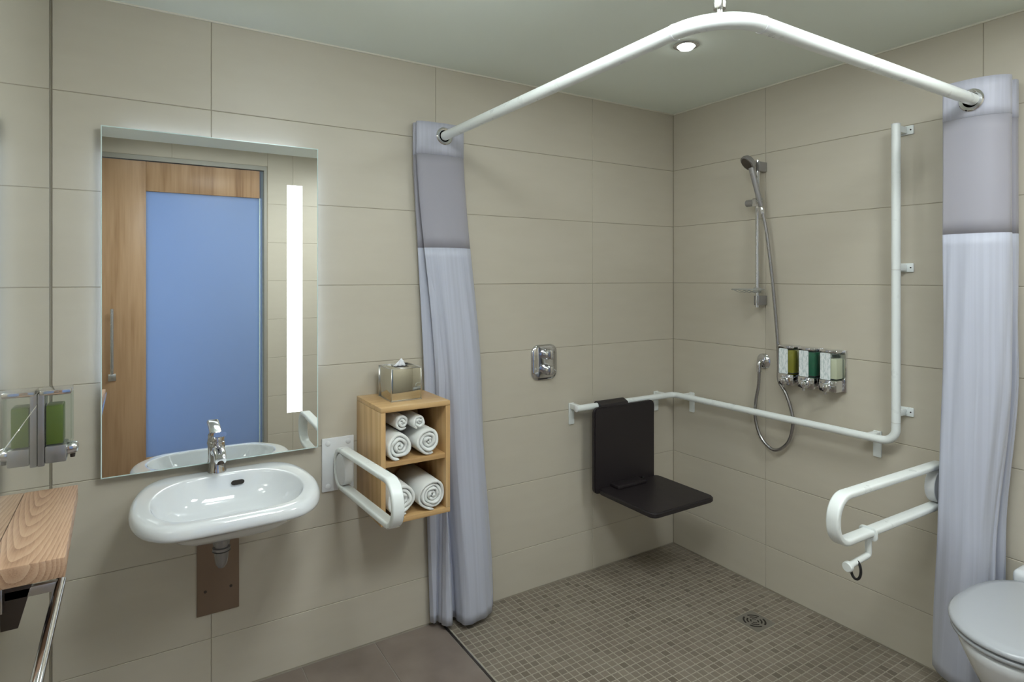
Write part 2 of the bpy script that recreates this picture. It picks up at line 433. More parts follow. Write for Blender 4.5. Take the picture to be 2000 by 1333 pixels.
# floor
floor = struct(box('floor', (XL - 0.1, -4.0, -0.12), (0.1, 0.1, -RB), M_FGROUT))
XS = -1.493           # edge of the shower mosaic
YSH = -1.56
fx = [-2.893, -2.70, -2.40, -2.10, -1.80, -1.503]
fy = [-2.995, -2.48, -1.88, -1.28, -0.68, -0.003]
fy = [-2.995, -2.4, -1.8, -1.2, -0.6, -0.003]
def floor_tile(a, b, c, d):
    tile_obj('tile', 2, 1, (a + 0.0016, c + 0.0016), (b - 0.0016, d - 0.0016), 0.0, 0.006, M_FLOOR, floor)
for a, b in zip(fx, fx[1:]):
    for c, d in zip(fy, fy[1:]): floor_tile(a, b, c, d)
gx = [-1.503, -1.20, -0.90, -0.60, -0.30, -0.003]
gy = [-2.995, -2.4, -1.8, YSH - 0.008]
for a, b in zip(gx, gx[1:]):
    for c, d in zip(gy, gy[1:]): floor_tile(a, b, c, d)
struct(box('trim_1', (XS - 0.009, YSH - 0.006, -0.004), (XS - 0.001, -0.002, 0.0006), M_DARKM), 'dark joint strip along the edge of the shower mosaic')
struct(box('trim_2', (XS - 0.0006, YSH - 0.006, -0.004), (XS + 0.0015, -0.002, 0.0016), M_BRUSH), 'thin steel edge strip beside the shower mosaic')
mbed = box('mosaic_bed', (XS + 0.0015, YSH, -0.0045), (-0.001, -0.001, -0.0009), M_MGROUT, floor)
PT = 0.033
def proj(p):
    q = Vector(p) - CAM; fw = Vector((math.sin(YAW), math.cos(YAW), 0)); rt = Vector((math.cos(YAW), -math.sin(YAW), 0))
    dz = q.dot(fw); return 1000 + F * q.dot(rt) / dz, 541 - F * q.z / dz, dz
cells = []
nx = int(abs(XS) / PT); ny = int(abs(YSH) / PT)
DR = (-11 * PT, -25 * PT, -7 * PT, -21 * PT)      # drain plate x0,y0,x1,y1
for i in range(nx + 1):
    for j in range(ny + 1):
        x0 = -(i + 1) * PT; y0 = -(j + 1) * PT; x1 = x0 + PT; y1 = y0 + PT
        x0 = max(x0, XS + 0.002); y0 = max(y0, YSH)
        if x1 - x0 < 0.008 or y1 - y0 < 0.008: continue
        if x1 > DR[0] + 0.002 and x0 < DR[2] - 0.002 and y1 > DR[1] + 0.002 and y0 < DR[3] - 0.002: continue
        px, py, dz = proj(((x0 + x1) / 2, (y0 + y1) / 2, 0))
        vis = 0 < px < 2000 and 0 < py < 1325 and not (px > 1818 and py > 1280)
        cells.append((0 if vis else 1, dz, x0, y0, x1, y1))
cells.sort()
mg = 0.0021
unit = None
def mos_mesh(w_, h_):
    me = bpy.data.meshes.new('mosaic_tile'); c = 0.0007
    u, v = w_ / 2, h_ / 2
    vs = [(-u, -v, -0.004), (u, -v, -0.004), (u, v, -0.004), (-u, v, -0.004), (-u, -v, -c), (u, -v, -c), (u, v, -c), (-u, v, -c),
          (-u + c, -v + c, 0), (u - c, -v + c, 0), (u - c, v - c, 0), (-u + c, v - c, 0)]
    fs = [(8, 9, 10, 11)] + [(a + k, a + (k + 1) % 4, a + 4 + (k + 1) % 4, a + 4 + k) for a in (0, 4) for k in range(4)]
    me.from_pydata(vs, [], fs); me.materials.append(M_MOS); me.update(); return me
um = mos_mesh(PT - 2 * mg, PT - 2 * mg)
rest_v = []; rest_f = []; cnt = 0
for c in cells:
    _, dz, x0, y0, x1, y1 = c
    full = abs(x1 - x0 - PT) < 1e-5 and abs(y1 - y0 - PT) < 1e-5
    cx, cy = (x0 + x1) / 2, (y0 + y1) / 2
    if cnt < 300 and full and c[0] == 0:
        o = bpy.data.objects.new('mosaic_tile', um); COL.objects.link(o); o.parent = floor; o.location = (cx, cy, 0.0); cnt += 1
    else:
        u, v = (x1 - x0) / 2 - mg, (y1 - y0) / 2 - mg; k0 = len(rest_v); ch = 0.0007
        for (a, b, z) in ((u, v, -0.004), (u, v, -ch), (u - ch, v - ch, 0)):
            rest_v += [(cx - a, cy - b, z), (cx + a, cy - b, z), (cx + a, cy + b, z), (cx - a, cy + b, z)]
        rest_f.append((k0 + 8, k0 + 9, k0 + 10, k0 + 11))
        for a in (0, 4):
            for k in range(4): rest_f.append((k0 + a + k, k0 + a + (k + 1) % 4, k0 + a + 4 + (k + 1) % 4, k0 + a + 4 + k))
mr_ = mk('mosaic_field', rest_v, rest_f, M_MOS, floor); mr_['kind'] = 'stuff'

# walls
wb = struct(box('wall_back', (XL - 0.1, RB, -0.1), (0.1, 0.12, HR + 0.1), M_GROUT))
colsA = [XL + 0.002, -2.424, -1.516, -0.607, -0.001]
tiled_wall(wb, 1, -1, 0.0, colsA, [0.003] + ROWS[1:-1] + [H - 0.003], M_TILE)
wr = struct(box('wall_right', (RB, -4.0, -0.1), (0.12, 0.1, HR + 0.1), M_GROUT))
colsB = [-2.998, -2.424, -1.516, -0.607, -0.002]
tiled_wall(wr, 0, -1, 0.0, colsB, [0.003] + ROWS[1:-1] + [H - 0.003], M_TILE)
wl = struct(box('wall_left', (XL - 0.12, -4.0, -0.1), (XL - 0.0006, 0.1, HR + 0.1), M_PGROUT))
colsL = [-2.998, -1.2, -0.004]
tiled_wall(wl, 0, 1, XL, colsL, [0.003, 1.192, H - 0.003], M_POL, g=0.0008)
# front wall with the sliding door opening behind the camera
DX0, DX1, DZ = -2.885, -1.735, 2.475
wf = bmesh.new()
bm_box(wf, (DX1, YF - 0.14, -0.1), (0.1, YF - RB, HR + 0.1))
bm_box(wf, (XL - 0.1, YF - 0.14, DZ), (DX1, YF - RB, HR + 0.1))
wfo = struct(bmk('wall_front', wf, M_GROUT))
colsF = [DX1 + 0.03, -1.50, -0.60, -0.002]
tiled_wall(wfo, 1, 1, YF, colsF, [0.003] + ROWS[1:-1] + [HR - 0.004], M_TILE)
for a, b in zip([XL + 0.002, -2.41], [-2.41, DX1 + 0.03]):
    tile_obj('tile', 1, 1, (a + G, DZ + 0.008 + G), (b - G, HR - 0.004), YF, 0.006, M_TILE, wfo)
# ceiling: main field, raised strip over the entrance bay
cb = bmesh.new()
bm_box(cb, (XL - 0.1, YS, H), (0.1, 0.1, H + 0.3))
bm_box(cb, (XL - 0.1, -4.0, HR), (0.1, YS, HR + 0.2))
struct(bmk('ceiling', cb, M_CEIL))
struct(box('trim_3', (XL + 0.002, -0.006, H - 0.006), (-0.004, 0.0, H), M_BEAD), 'sealant bead between back wall and ceiling')
struct(box('trim_4', (-0.006, -2.49, H - 0.006), (0.0, -0.002, H), M_BEAD), 'sealant bead between right wall and ceiling')
struct(box('trim_5', (XL, -0.004, 0.0), (XL + 0.0022, 0.0, H - 0.006), plain('dark_joint', (0.26, 0.225, 0.17), 0.7)), 'dark joint in the left corner')

# sliding door (seen in the mirror)
def make_door():
    d = thing('door_1', 'oak framed sliding door with frosted blue glass, seen in the mirror', 'door', (-2.3, YF, 0))
    d['kind'] = 'structure'; del d['category']
    y0, y1 = YF - 0.045, YF - 0.005
    zt = DZ - 0.035
    xg0, xg1 = -2.583, DX1 - 0.012
    box('stile', (DX0 + 0.004, y0, 0.012), (xg0, y1, zt), M_DOORV, d, 0.002)
    box('top_rail', (xg0 + 0.0005, y0, 2.212), (DX1 - 0.032, y1, zt), M_DOORV, d, 0.002)
    box('bottom_rail', (xg0 + 0.0005, y0, 0.012), (DX1 - 0.032, y1, 0.16), M_DOORV, d, 0.002)
    box('glass_pane', (xg0 - 0.004, y0 + 0.014, 0.155), (DX1 - 0.012, y0 + 0.024, 2.216), M_FROST, d)
    box('glass_edge_strip', (DX1 - 0.034, y0 + 0.006, 0.16), (DX1 - 0.028, y1, 2.21), M_GEDGE, d)
    cas = bmesh.new()
    bm_box(cas, (DX0, YF - 0.06, zt + 0.006), (DX1 + 0.022, YF + 0.008, DZ + 0.006))
    bm_box(cas, (DX1 + 0.002, YF - 0.06, 0.0), (DX1 + 0.022, YF + 0.008, zt + 0.006))
    bmk('casing', cas, plain('door_casing_metal', (0.36, 0.35, 0.31), 0.45, 0.3), d)
    h = tube('handle', [(-2.80, YF + 0.045, 0.83), (-2.80, YF + 0.045, 1.315)], 0.011, M_CHROME, d)
    for z in (0.90, 1.26): tube('handle_post', [(-2.80, YF - 0.004, z), (-2.80, YF + 0.045, z)], 0.007, M_CHROME, d)
    box('lock_plate', (-2.825, YF - 0.006, 0.772), (-2.775, YF + 0.004, 0.825), M_BRUSH, d, 0.001)
    tube('lock_knob', [(-2.80, YF + 0.003, 0.80), (-2.80, YF + 0.022, 0.80)], 0.009, M_CHROME, d)
    return d
make_door()

# ------------------------------------------------------------------ downlights
def downlight(x, y, z, label):
    t = thing('ceiling_downlight', label, 'light', (x, y, z), 'recessed ceiling downlights')
    lathe('trim_ring', [(0.052, 0.0), (0.052, -0.004), (0.047, -0.007), (0.036, -0.007), (0.034, -0.002), (0.034, 0.0)], (x, y, z), (0, 0, 1), M_CHROME, t, 32)
    lathe('lens', [(0.034, -0.001), (0.033, -0.010), (0.026, -0.017), (0.012, -0.021), (0, -0.022)], (x, y, z), (0, 0, 1), M_LENS, t, 24)
    l = bpy.data.lights.new('lamp_light', 'AREA'); l.shape = 'DISK'; l.size = 0.16; l.energy = LAMP_POWER; l.color = LAMP_COLOR
    lo_ = bpy.data.objects.new('lamp_light', l); COL.objects.link(lo_); lo_.parent = t; lo_.location = (0, 0, -0.03)
    return t
downlight(-0.757, -0.773, H, 'small round recessed downlight over the shower, glowing white')
M_DOME = emit('opal_globe', LAMP_COLOR, DOME_STRENGTH)
M_FILL = emit('fill_panel_glow', LAMP_COLOR, FILL_STRENGTH)
def globe_lamp(x, y, label):
    t = thing('ceiling_globe_lamp', label, 'light', (x, y, H))
    lathe('base_ring', [(0.060, 0.0), (0.060, -0.018), (0.055, -0.022), (0.045, -0.022)], (x, y, H), (0, 0, 1), M_BRUSH, t, 36)
    lathe('opal_globe', [(0.045, -0.0225), (0.075, -0.038), (0.098, -0.062), (0.106, -0.092), (0.098, -0.122), (0.075, -0.148), (0.04, -0.162), (0, -0.167)], (x, y, H), (0, 0, 1), M_DOME, t, 36)
globe_lamp(-2.05, -1.15, 'opal globe ceiling lamp before the washbasin')
def fill_panel(x, y, label):  # added panel out of view, fills the lower walls with even light
    t = thing('added_fill_panel', label, 'light', (x, y, H), 'added flat fill light panels on the ceiling')
    box('fill_frame', (x - 0.27, y - 0.27, H - 0.010), (x + 0.27, y + 0.27, H - 0.0005), M_BRUSH, t, 0.002)
    box('fill_diffuser', (x - 0.25, y - 0.25, H - 0.0115), (x + 0.25, y + 0.25, H - 0.0105), M_FILL, t)
def bay_fill():  # added light hidden by the ceiling step, brightens the mirrored front wall
    t = thing('added_bay_fill', 'added unseen fill light in the raised ceiling over the sliding door', 'light', (-1.9, -2.72, HR))
    box('bay_fill_housing', (-2.75, -2.80, HR - 0.012), (-1.05, -2.64, HR - 0.0005), M_BRUSH, t, 0.002)
    box('bay_fill_diffuser', (-2.73, -2.785, HR - 0.0135), (-1.07, -2.655, HR - 0.0125), emit('bay_fill_glow', LAMP_COLOR, 2.6), t)
bay_fill()
fill_panel(-1.95, -1.80, 'added unseen fill light panel nearer the sliding door')
fill_panel(-0.95, -2.15, 'added unseen fill light panel near the toilet')

# ------------------------------------------------------------------ illuminated mirror
def make_mirror():
    x0, x1, z0, z1 = -2.757, -2.048, 0.877, 2.059
    t = thing('wall_mirror', 'tall frameless wall mirror with a lit vertical strip, above the washbasin', 'mirror', ((x0 + x1) / 2, 0, z0))
    yb, yf = -0.028, -0.034
    box('backing', (x0 + 0.03, yb, z0 + 0.03), (x1 - 0.03, -0.0005, z1 - 0.03), M_BACK, t)
    sx0, sx1, sz0, sz1 = -2.163, -2.105, 1.025, 1.909
    # mirror glass with an opening for the light strip
    gl = bmesh.new()
    for a, b, c, d in ((x0, sx0, z0, z1), (sx1, x1, z0, z1), (sx0, sx1, z0, sz0), (sx0, sx1, sz1, z1)):
        vs = [gl.verts.new((p, yf, q)) for p, q in ((a, c), (b, c), (b, d), (a, d))]; gl.faces.new(vs)
    bmesh.ops.remove_doubles(gl, verts=gl.verts, dist=1e-5)
    go = bmk('mirror_glass', gl, M_MIRROR, t)
    ed = bmesh.new()
    e = 0.0035
    for lo_, hi in (((x0 - e, yf - 0.0005, z0 - e), (x1 + e, yb, z0)), ((x0 - e, yf - 0.0005, z1), (x1 + e, yb, z1 + e)),
                    ((x0 - e, yf - 0.0005, z0), (x0, yb, z1)), ((x1, yf - 0.0005, z0), (x1 + e, yb, z1))): bm_box(ed, lo_, hi)
    bmk('glass_edge', ed, M_GEDGE, t)
    box('back_plate', (x0, yf + 0.002, z0), (x1, yb, z1), M_BACK, t)
    box('light_strip', (sx0, yf - 0.0006, sz0), (sx1, yf + 0.0015, sz1), M_STRIP, t)
    hb = bmesh.new()
    bm_box(hb, (x0 + 0.06, -0.020, z1 - 0.0295), (x1 - 0.06, -0.006, z1 - 0.0255))
    bm_box(hb, (x0 + 0.0255, -0.020, z0 + 0.3), (x0 + 0.0295, -0.006, z1 - 0.08))
    bm_box(hb, (x1 - 0.0295, -0.020, z0 + 0.3), (x1 - 0.0255, -0.006, z1 - 0.08))
    bmk('halo_light', hb, M_HALO, t)
make_mirror()

# ------------------------------------------------------------------ washbasin
BX = -2.395
def basin_ring(outline, sc, z, cy, ymax=-0.002):
    return [Vector((BX + x * sc, min(cy + (y - cy) * sc, ymax), z)) for x, y in outline]
def closed_spline(pts, n):
    P = [Vector((a, b, 0)) for a, b in pts]; N = len(P); out = []
    for i in range(N):
        a, b, c, d = P[i - 1], P[i], P[(i + 1) % N], P[(i + 2) % N]
        for k in range(n):
            t = k / n
            q = 0.5 * ((2 * b) + (c - a) * t + (2 * a - 5 * b + 4 * c - d) * t * t + (3 * b - a - 3 * c + d) * t ** 3)
            out.append((q.x, q.y))
    return out
def make_basin():
    t = thing('washbasin', 'white ceramic wall-hung washbasin with rounded rim under the mirror', 'washbasin', (BX, 0, 0.6))
    half = [(0.0, -0.002), (0.12, -0.002), (0.195, -0.006), (0.240, -0.055), (0.270, -0.13), (0.286, -0.22), (0.285, -0.31), (0.264, -0.392), (0.226, -0.450), (0.180, -0.480), (0.10, -0.487)]
    outer = half + [(0.0, -0.488)] + [(-a, b) for a, b in half[:0:-1]]
    outer = closed_spline(outer, 4)
    hb = [(0.0, -0.102), (0.08, -0.106), (0.14, -0.124), (0.19, -0.165), (0.222, -0.228), (0.229, -0.30), (0.214, -0.36), (0.184, -0.408), (0.14, -0.435), (0.07, -0.442)]
    inner = closed_spline(hb + [(0.0, -0.443)] + [(-a, b) for a, b in hb[:0:-1]], 1)
    # resample inner by angle to match the outer count
    n = len(outer); co = Vector((0, -0.27))
    def at_angle(poly, ang):
        best = None; N = len(poly); d = Vector((math.cos(ang), math.sin(ang)))
        for i in range(N):
            a = Vector(poly[i]) - co; b = Vector(poly[(i + 1) % N]) - co
            e = b - a; den = d.x * e.y - d.y * e.x
            if abs(den) < 1e-9: continue
            s = (a.x * e.y - a.y * e.x) / den; u = (a.x * d.y - a.y * d.x) / den
            if s > 0 and -1e-6 <= u <= 1 + 1e-6 and (best is None or s > best): best = s
        return co + d * (best or 0.1)
    inner_s = closed_spline([tuple(p) for p in inner], 4)
    angs = [math.atan2(p[1] - co.y, p[0] - co.x) for p in outer]
    inn = [tuple(at_angle(inner_s, a)) for a in angs]
    R = []
    def ro(sc, z, cy=-0.24): return basin_ring(outer, sc, z, cy)
    def ri(sc, z, cy=-0.27): return [Vector((BX + x * sc, cy + (y - cy) * sc, z)) for x, y in inn]
    def mixr(f, z): return [Vector((BX + a[0] * (1 - f) + b[0] * f, a[1] * (1 - f) + b[1] * f, z)) for a, b in zip(outer, inn)]
    R.append(ro(0.18, 0.700)); R.append(ro(0.38, 0.702)); R.append(ro(0.56, 0.712)); R.append(ro(0.74, 0.745)); R.append(ro(0.90, 0.776))
    R.append(ro(0.978, 0.786)); R.append(ro(1.0, 0.804)); R.append(ro(0.995, 0.828)); R.append(mixr(0.14, 0.8425)); R.append(mixr(0.40, 0.8475))
    R.append(mixr(0.72, 0.8475)); R.append(mixr(0.90, 0.8480)); R.append(mixr(0.965, 0.8476)); R.append(ri(0.997, 0.8445)); R.append(ri(0.985, 0.836)); R.append(ri(0.955, 0.820)); R.append(ri(0.89, 0.785)); R.append(ri(0.76, 0.748)); R.append(ri(0.5, 0.730)); R.append(ri(0.2, 0.724)); R.append(ri(0.06, 0.722))
    for k, r in enumerate(R):          # the front of the rim lies lower than the tap ledge
        w_ = min(1, max(0, (k - 4) / 3)) * (1 if k < 16 else max(0, 1 - (k - 16) / 3))
        for p in r: p.z -= 0.026 * w_ * max(0, min(1, (-p.y - 0.09) / 0.33))
    bm = bmesh.new(); bm_loft(bm, R)
    b = bmk('bowl', bm, M_CER, t, smooth=True)
    md = b.modifiers.new('sub', 'SUBSURF'); md.levels = 1; md.render_levels = 1
    # overflow slot in the rear slope of the bowl
    ov = bmesh.new(); c = Vector((BX + 0.045, -0.1205, 0.815)); nrm = Vector((0, -0.88, 0.47)).normalized()
    up = Vector((1, 0, 0)).cross(nrm).normalized()
    prof = [(0.011 * math.cos(a) + (0.011 if math.cos(a) > 0 else -0.011), 0.008 * math.sin(a)) for a in [2 * PI * (k + 0.5) / 24 for k in range(24)]]
    bm_loft(ov, [[c + Vector((1, 0, 0)) * p[0] + up * p[1] - nrm * 0.004 for p in prof], [c + Vector((1, 0, 0)) * p[0] + up * p[1] + nrm * 0.0015 for p in prof]])
    bmk('overflow_slot', ov, M_HOLE, t)
    lathe('waste_ring', [(0.034, 0.724), (0.034, 0.7275), (0.028, 0.7285), (0.024, 0.7265)], (BX, -0.27, 0), (0, 0, 1), M_CHROME, t)
    lathe('waste_hole', [(0.0235, 0.7262), (0.0235, 0.7272), (0, 0.7272)], (BX, -0.27, 0), (0, 0, 1), M_HOLE, t)
    # bottle trap
    tr = lathe('bottle_trap', [(0.015, 0.700), (0.015, 0.684), (0.026, 0.682), (0.026, 0.658), (0.021, 0.656), (0.021, 0.650), (0.028, 0.648), (0.028, 0.636), (0.023, 0.633), (0.021, 0.610), (0.018, 0.592), (0.010, 0.580), (0, 0.578)], (-2.418, -0.25, 0), (0, 0, 1), M_GREYP, t)
    tube('waste_pipe', [(-2.418, -0.24, 0.630), (-2.418, -0.0065, 0.630)], 0.014, M_BRUSH, t)
    lathe('trap_band', [(0.0285, 0.6395), (0.0285, 0.6365)], (-2.418, -0.25, 0), (0, 0, 1), M_BLACK, t)
make_basin()

def make_faucet():
    x = -2.411; yc = -0.062; t = thing('mixer_tap', 'chrome single-lever mixer tap standing on the washbasin', 'tap', (x, yc, 0.85))
    z0 = 0.8478
    lathe('tap_body', [(0.031, z0), (0.031, z0 + 0.005), (0.0285, z0 + 0.010), (0.0265, z0 + 0.04), (0.0255, z0 + 0.08), (0.027, z0 + 0.096), (0.025, z0 + 0.108), (0.014, z0 + 0.114), (0, z0 + 0.115)], (x, yc, 0), (0, 0, 1), M_CHROME, t)
    sp = spline([(x, yc - 0.004, z0 + 0.074), (x, yc - 0.045, z0 + 0.086), (x, yc - 0.085, z0 + 0.080), (x, yc - 0.112, z0 + 0.066)], 6)
    bm = bmesh.new(); n = len(sp); bm_sweep(bm, sp, rrect(0.032, 0.042, 0.012), ref=(1, 0, 0), scale=[1.1 - 0.28 * i / (n - 1) for i in range(n)])
    s = bmk('spout', bm, M_CHROME, t, angle=math.radians(45))
    lathe('aerator', [(0.0115, 0.0), (0.0115, 0.012), (0.009, 0.013), (0, 0.013)], (x, yc - 0.102, z0 + 0.064), (0, -0.25, -1), M_DARKM, s)
    lathe('lever_cap', [(0.024, z0 + 0.109), (0.025, z0 + 0.122), (0.020, z0 + 0.131), (0, z0 + 0.133)], (x, yc + 0.002, 0), (0, 0, 1), M_CHROME, t)
    lv = bmesh.new()
    bm_sweep(lv, spline([(x, yc + 0.022, z0 + 0.128), (x, yc - 0.015, z0 + 0.139), (x, yc - 0.055, z0 + 0.147), (x, yc - 0.085, z0 + 0.152)], 5), rrect(0.016, 0.040, 0.006), ref=(1, 0, 0))
    bmk('lever', lv, M_CHROME, t, angle=math.radians(45))
    tube('drain_pull', [(x, yc + 0.036, z0 + 0.005), (x, yc + 0.036, z0 + 0.12)], 0.003, M_CHROME, t, 10)
    lathe('pull_knob', [(0.006, z0 + 0.118), (0.007, z0 + 0.126), (0.005, z0 + 0.132), (0, z0 + 0.133)], (x, yc + 0.036, 0), (0, 0, 1), M_CHROME, t, 14)
make_faucet()

def make_panel():
    t = thing('access_panel', 'brown steel access panel with four screws, on the wall under the basin', 'panel', (-2.40, 0, 0.308))
    x0, x1, z0, z1 = -2.472, -2.330, 0.308, 0.680
    box('plate', (x0, -0.006, z0), (x1, -0.0002, z1), M_PLATE, t, 0.0015)
    for x in (x0 + 0.028, x1 - 0.028):
        for z in (0.395, 0.582): lathe('screw', [(0.0055, 0), (0.005, 0.0015), (0, 0.002)], (x, -0.006, z), (0, -1, 0), M_DARKM, t, 12)
make_panel()

# ------------------------------------------------------------------ oak cabinet with towels, tissue box
CX0, CX1, CY, CZ0, CZ1 = -1.877, -1.587, -0.290, 0.607, 1.055
def make_cabinet():
    t = thing('storage_cubby', 'open oak wall cabinet with one shelf, holding rolled towels', 'cabinet', ((CX0 + CX1) / 2, 0, CZ0))
    th = 0.019
    box('top_panel', (CX0, CY, CZ1 - th), (CX1, -0.0005, CZ1), M_OAK_X, t, 0.001)
    box('bottom_panel', (CX0, CY, CZ0), (CX1, -0.0005, CZ0 + th), M_OAK_X, t, 0.001)
    box('side_panel', (CX0, CY, CZ0 + th + 0.0003), (CX0 + th, -0.0005, CZ1 - th - 0.0003), M_OAK_Z, t, 0.001)
    box('side_panel', (CX1 - th, CY, CZ0 + th + 0.0003), (CX1, -0.0005, CZ1 - th - 0.0003), M_OAK_Z, t, 0.001)
    box('shelf_board', (CX0 + th + 0.0003, CY + 0.004, 0.826), (CX1 - th - 0.0003, -0.008, 0.826 + th), M_OAK_X, t, 0.001)
    box('back_panel', (CX0 + th + 0.0003, -0.007, CZ0 + th + 0.0003), (CX1 - th - 0.0003, -0.0005, CZ1 - th - 0.0003), M_OAK_Z, t)
make_cabinet()

def towel(label, cx, cz, R, yfront, ln, turns, tail, seed, squash=1.0):
    rnd = random.Random(seed)
    n = int(turns * 26); r0 = 0.16 * R; pitch = (R - r0) / turns; th = pitch * 0.80
    path = []
    a0 = tail - 2 * PI * turns
    for i in range(n + 1):
        f = i / n; a = a0 + 2 * PI * turns * f
        r = r0 + (R - r0) * f - th * 0.5
        r *= 1 + 0.035 * math.sin(3 * a + seed) + 0.02 * math.sin(5 * a + 2 * seed)
        path.append((r * math.cos(a), r * math.sin(a) * squash))
    # the loose end lies a little off the roll
    bm = bmesh.new(); rings = []
    y0, y1 = yfront, yfront + ln
    e = th * 0.34
    prof = [(-th / 2, y0 + e), (-th / 2 + e * 0.6, y0 + e * 0.2), (0, y0), (th / 2 - e * 0.6, y0 + e * 0.2), (th / 2, y0 + e), (th / 2, (y0 + y1) / 2), (th / 2, y1 - e), (0, y1), (-th / 2, y1 - e), (-th / 2, (y0 + y1) / 2)]
    for i, (u, v) in enumerate(path):
        a = Vector(path[max(i - 1, 0)]); b = Vector(path[min(i + 1, n)]); d = (b - a).normalized(); nr = Vector((d.y, -d.x))
        wob = 0.004 * math.sin(i * 0.35 + seed) * (1 if i > 8 else 0.4)
        fold = 1.0
        if i in (0, n): fold = 0.5
        ring = []
        for (o, y) in prof:
            yy = y + wob + (0.002 * math.sin(i * 0.9 + y * 40))
            ring.append(Vector((cx + u + nr.x * o * fold, yy, cz + v + nr.y * o * fold)))
        rings.append(ring)
    bm_loft(bm, rings)
    o = bmk('rolled_towel', bm, M_TOWEL, smooth=True)
    o['label'] = label; o['category'] = 'towel'; o['group'] = 'rolled white towels in the oak cabinet'
    zs = [v.co.z for v in o.data.vertices]
    return o, min(zs)
SH = 0.826 + 0.019
def place(label, cx, zfloor, R, *a, **k):
    o, mn = towel(label, cx, zfloor + R, R, *a, **k)
    dz = zfloor + 0.0008 - mn
    for v in o.data.vertices: v.co.z += dz
    return o
place('medium rolled white towel lower left on the upper shelf of the oak cabinet', -1.797, SH, 0.056, -0.285, 0.255, 3.1, -1.7, 3, squash=1.0)
place('medium rolled white towel lower right on the upper shelf of the oak cabinet', -1.6775, SH, 0.057, -0.285, 0.255, 3.1, -1.2, 5)
place('small rolled washcloth on top left of the upper towels in the oak cabinet', -1.781, SH + 0.1085, 0.034, -0.268, 0.20, 2.2, -1.0, 8)
place('small rolled washcloth on top right of the upper towels in the oak cabinet', -1.712, SH + 0.1085, 0.031, -0.272, 0.20, 2.2, -2.0, 11)
place('large rolled white towel on the bottom of the cabinet behind the grab bar', -1.789, CZ0 + 0.019, 0.065, -0.288, 0.26, 3.6, -1.3, 14)
place('largest rolled white towel at the bottom right of the oak cabinet', -1.662, CZ0 + 0.019, 0.0635, -0.288, 0.26, 4.0, -1.5, 17)

def make_tissue():
    x0, x1, y0, y1, z0 = -1.803, -1.676, -0.205, -0.062, CZ1 + 0.0005
    z1 = z0 + 0.130
    t = thing('tissue_box', 'mirrored cube tissue box on top of the oak cabinet', 'tissue box', ((x0 + x1) / 2, (y0 + y1) / 2, z0))
    bm = bmesh.new()
    bm_box(bm, (x0, y0, z0 + 0.004), (x1, y1, z1), 0.0018, 2)
    bmk('box_body', bm, M_TBOX, t, angle=math.radians(30))
    box('base_rim', (x0 - 0.002, y0 - 0.002, z0), (x1 + 0.002, y1 + 0.002, z0 + 0.004), M_BRUSH, t)
    ed = bmesh.new()
    for x in (x0, x1):
        for y in (y0, y1): bm_sweep(ed, [(x, y, z0 + 0.004), (x, y, z1)], circ(0.0018, 8))
    for y in (y0, y1): bm_sweep(ed, [(x0, y, z1), (x1, y, z1)], circ(0.0018, 8))
    for x in (x0, x1): bm_sweep(ed, [(x, y0, z1), (x, y1, z1)], circ(0.0018, 8))
    bmk('metal_edging', ed, M_BRUSH, t, smooth=True)
    box('slot', (x0 + 0.035, y0 + 0.045, z1 - 0.001), (x1 - 0.035, y1 - 0.045, z1 + 0.0008), M_HOLE, t)
    # pulled-up tissue: a creased fan
    v = []; f = []; n = 13; cx, cy = (x0 + x1) / 2, (y0 + y1) / 2
    for k in range(n):
        s = k / (n - 1) * 2 - 1
        for j in range(5):
            h = j / 4; w_ = 0.030 * (1 - 0.78 * h)
            v.append((cx + s * w_ + 0.008 * h, cy + 0.006 * math.sin(k * 1.7 + h * 2) * (1 - 0.4 * h) + 0.004 * h, z1 - 0.002 + 0.034 * h * (1 - 0.25 * abs(s))))
    for k in range(n - 1):
        for j in range(4): f.append((k * 5 + j, (k + 1) * 5 + j, (k + 1) * 5 + j + 1, k * 5 + j + 1))
    o = mk('tissue_sheet', v, f, M_TISSUE, t, True)
    md = o.modifiers.new('s', 'SOLIDIFY'); md.thickness = 0.0012
make_tissue()

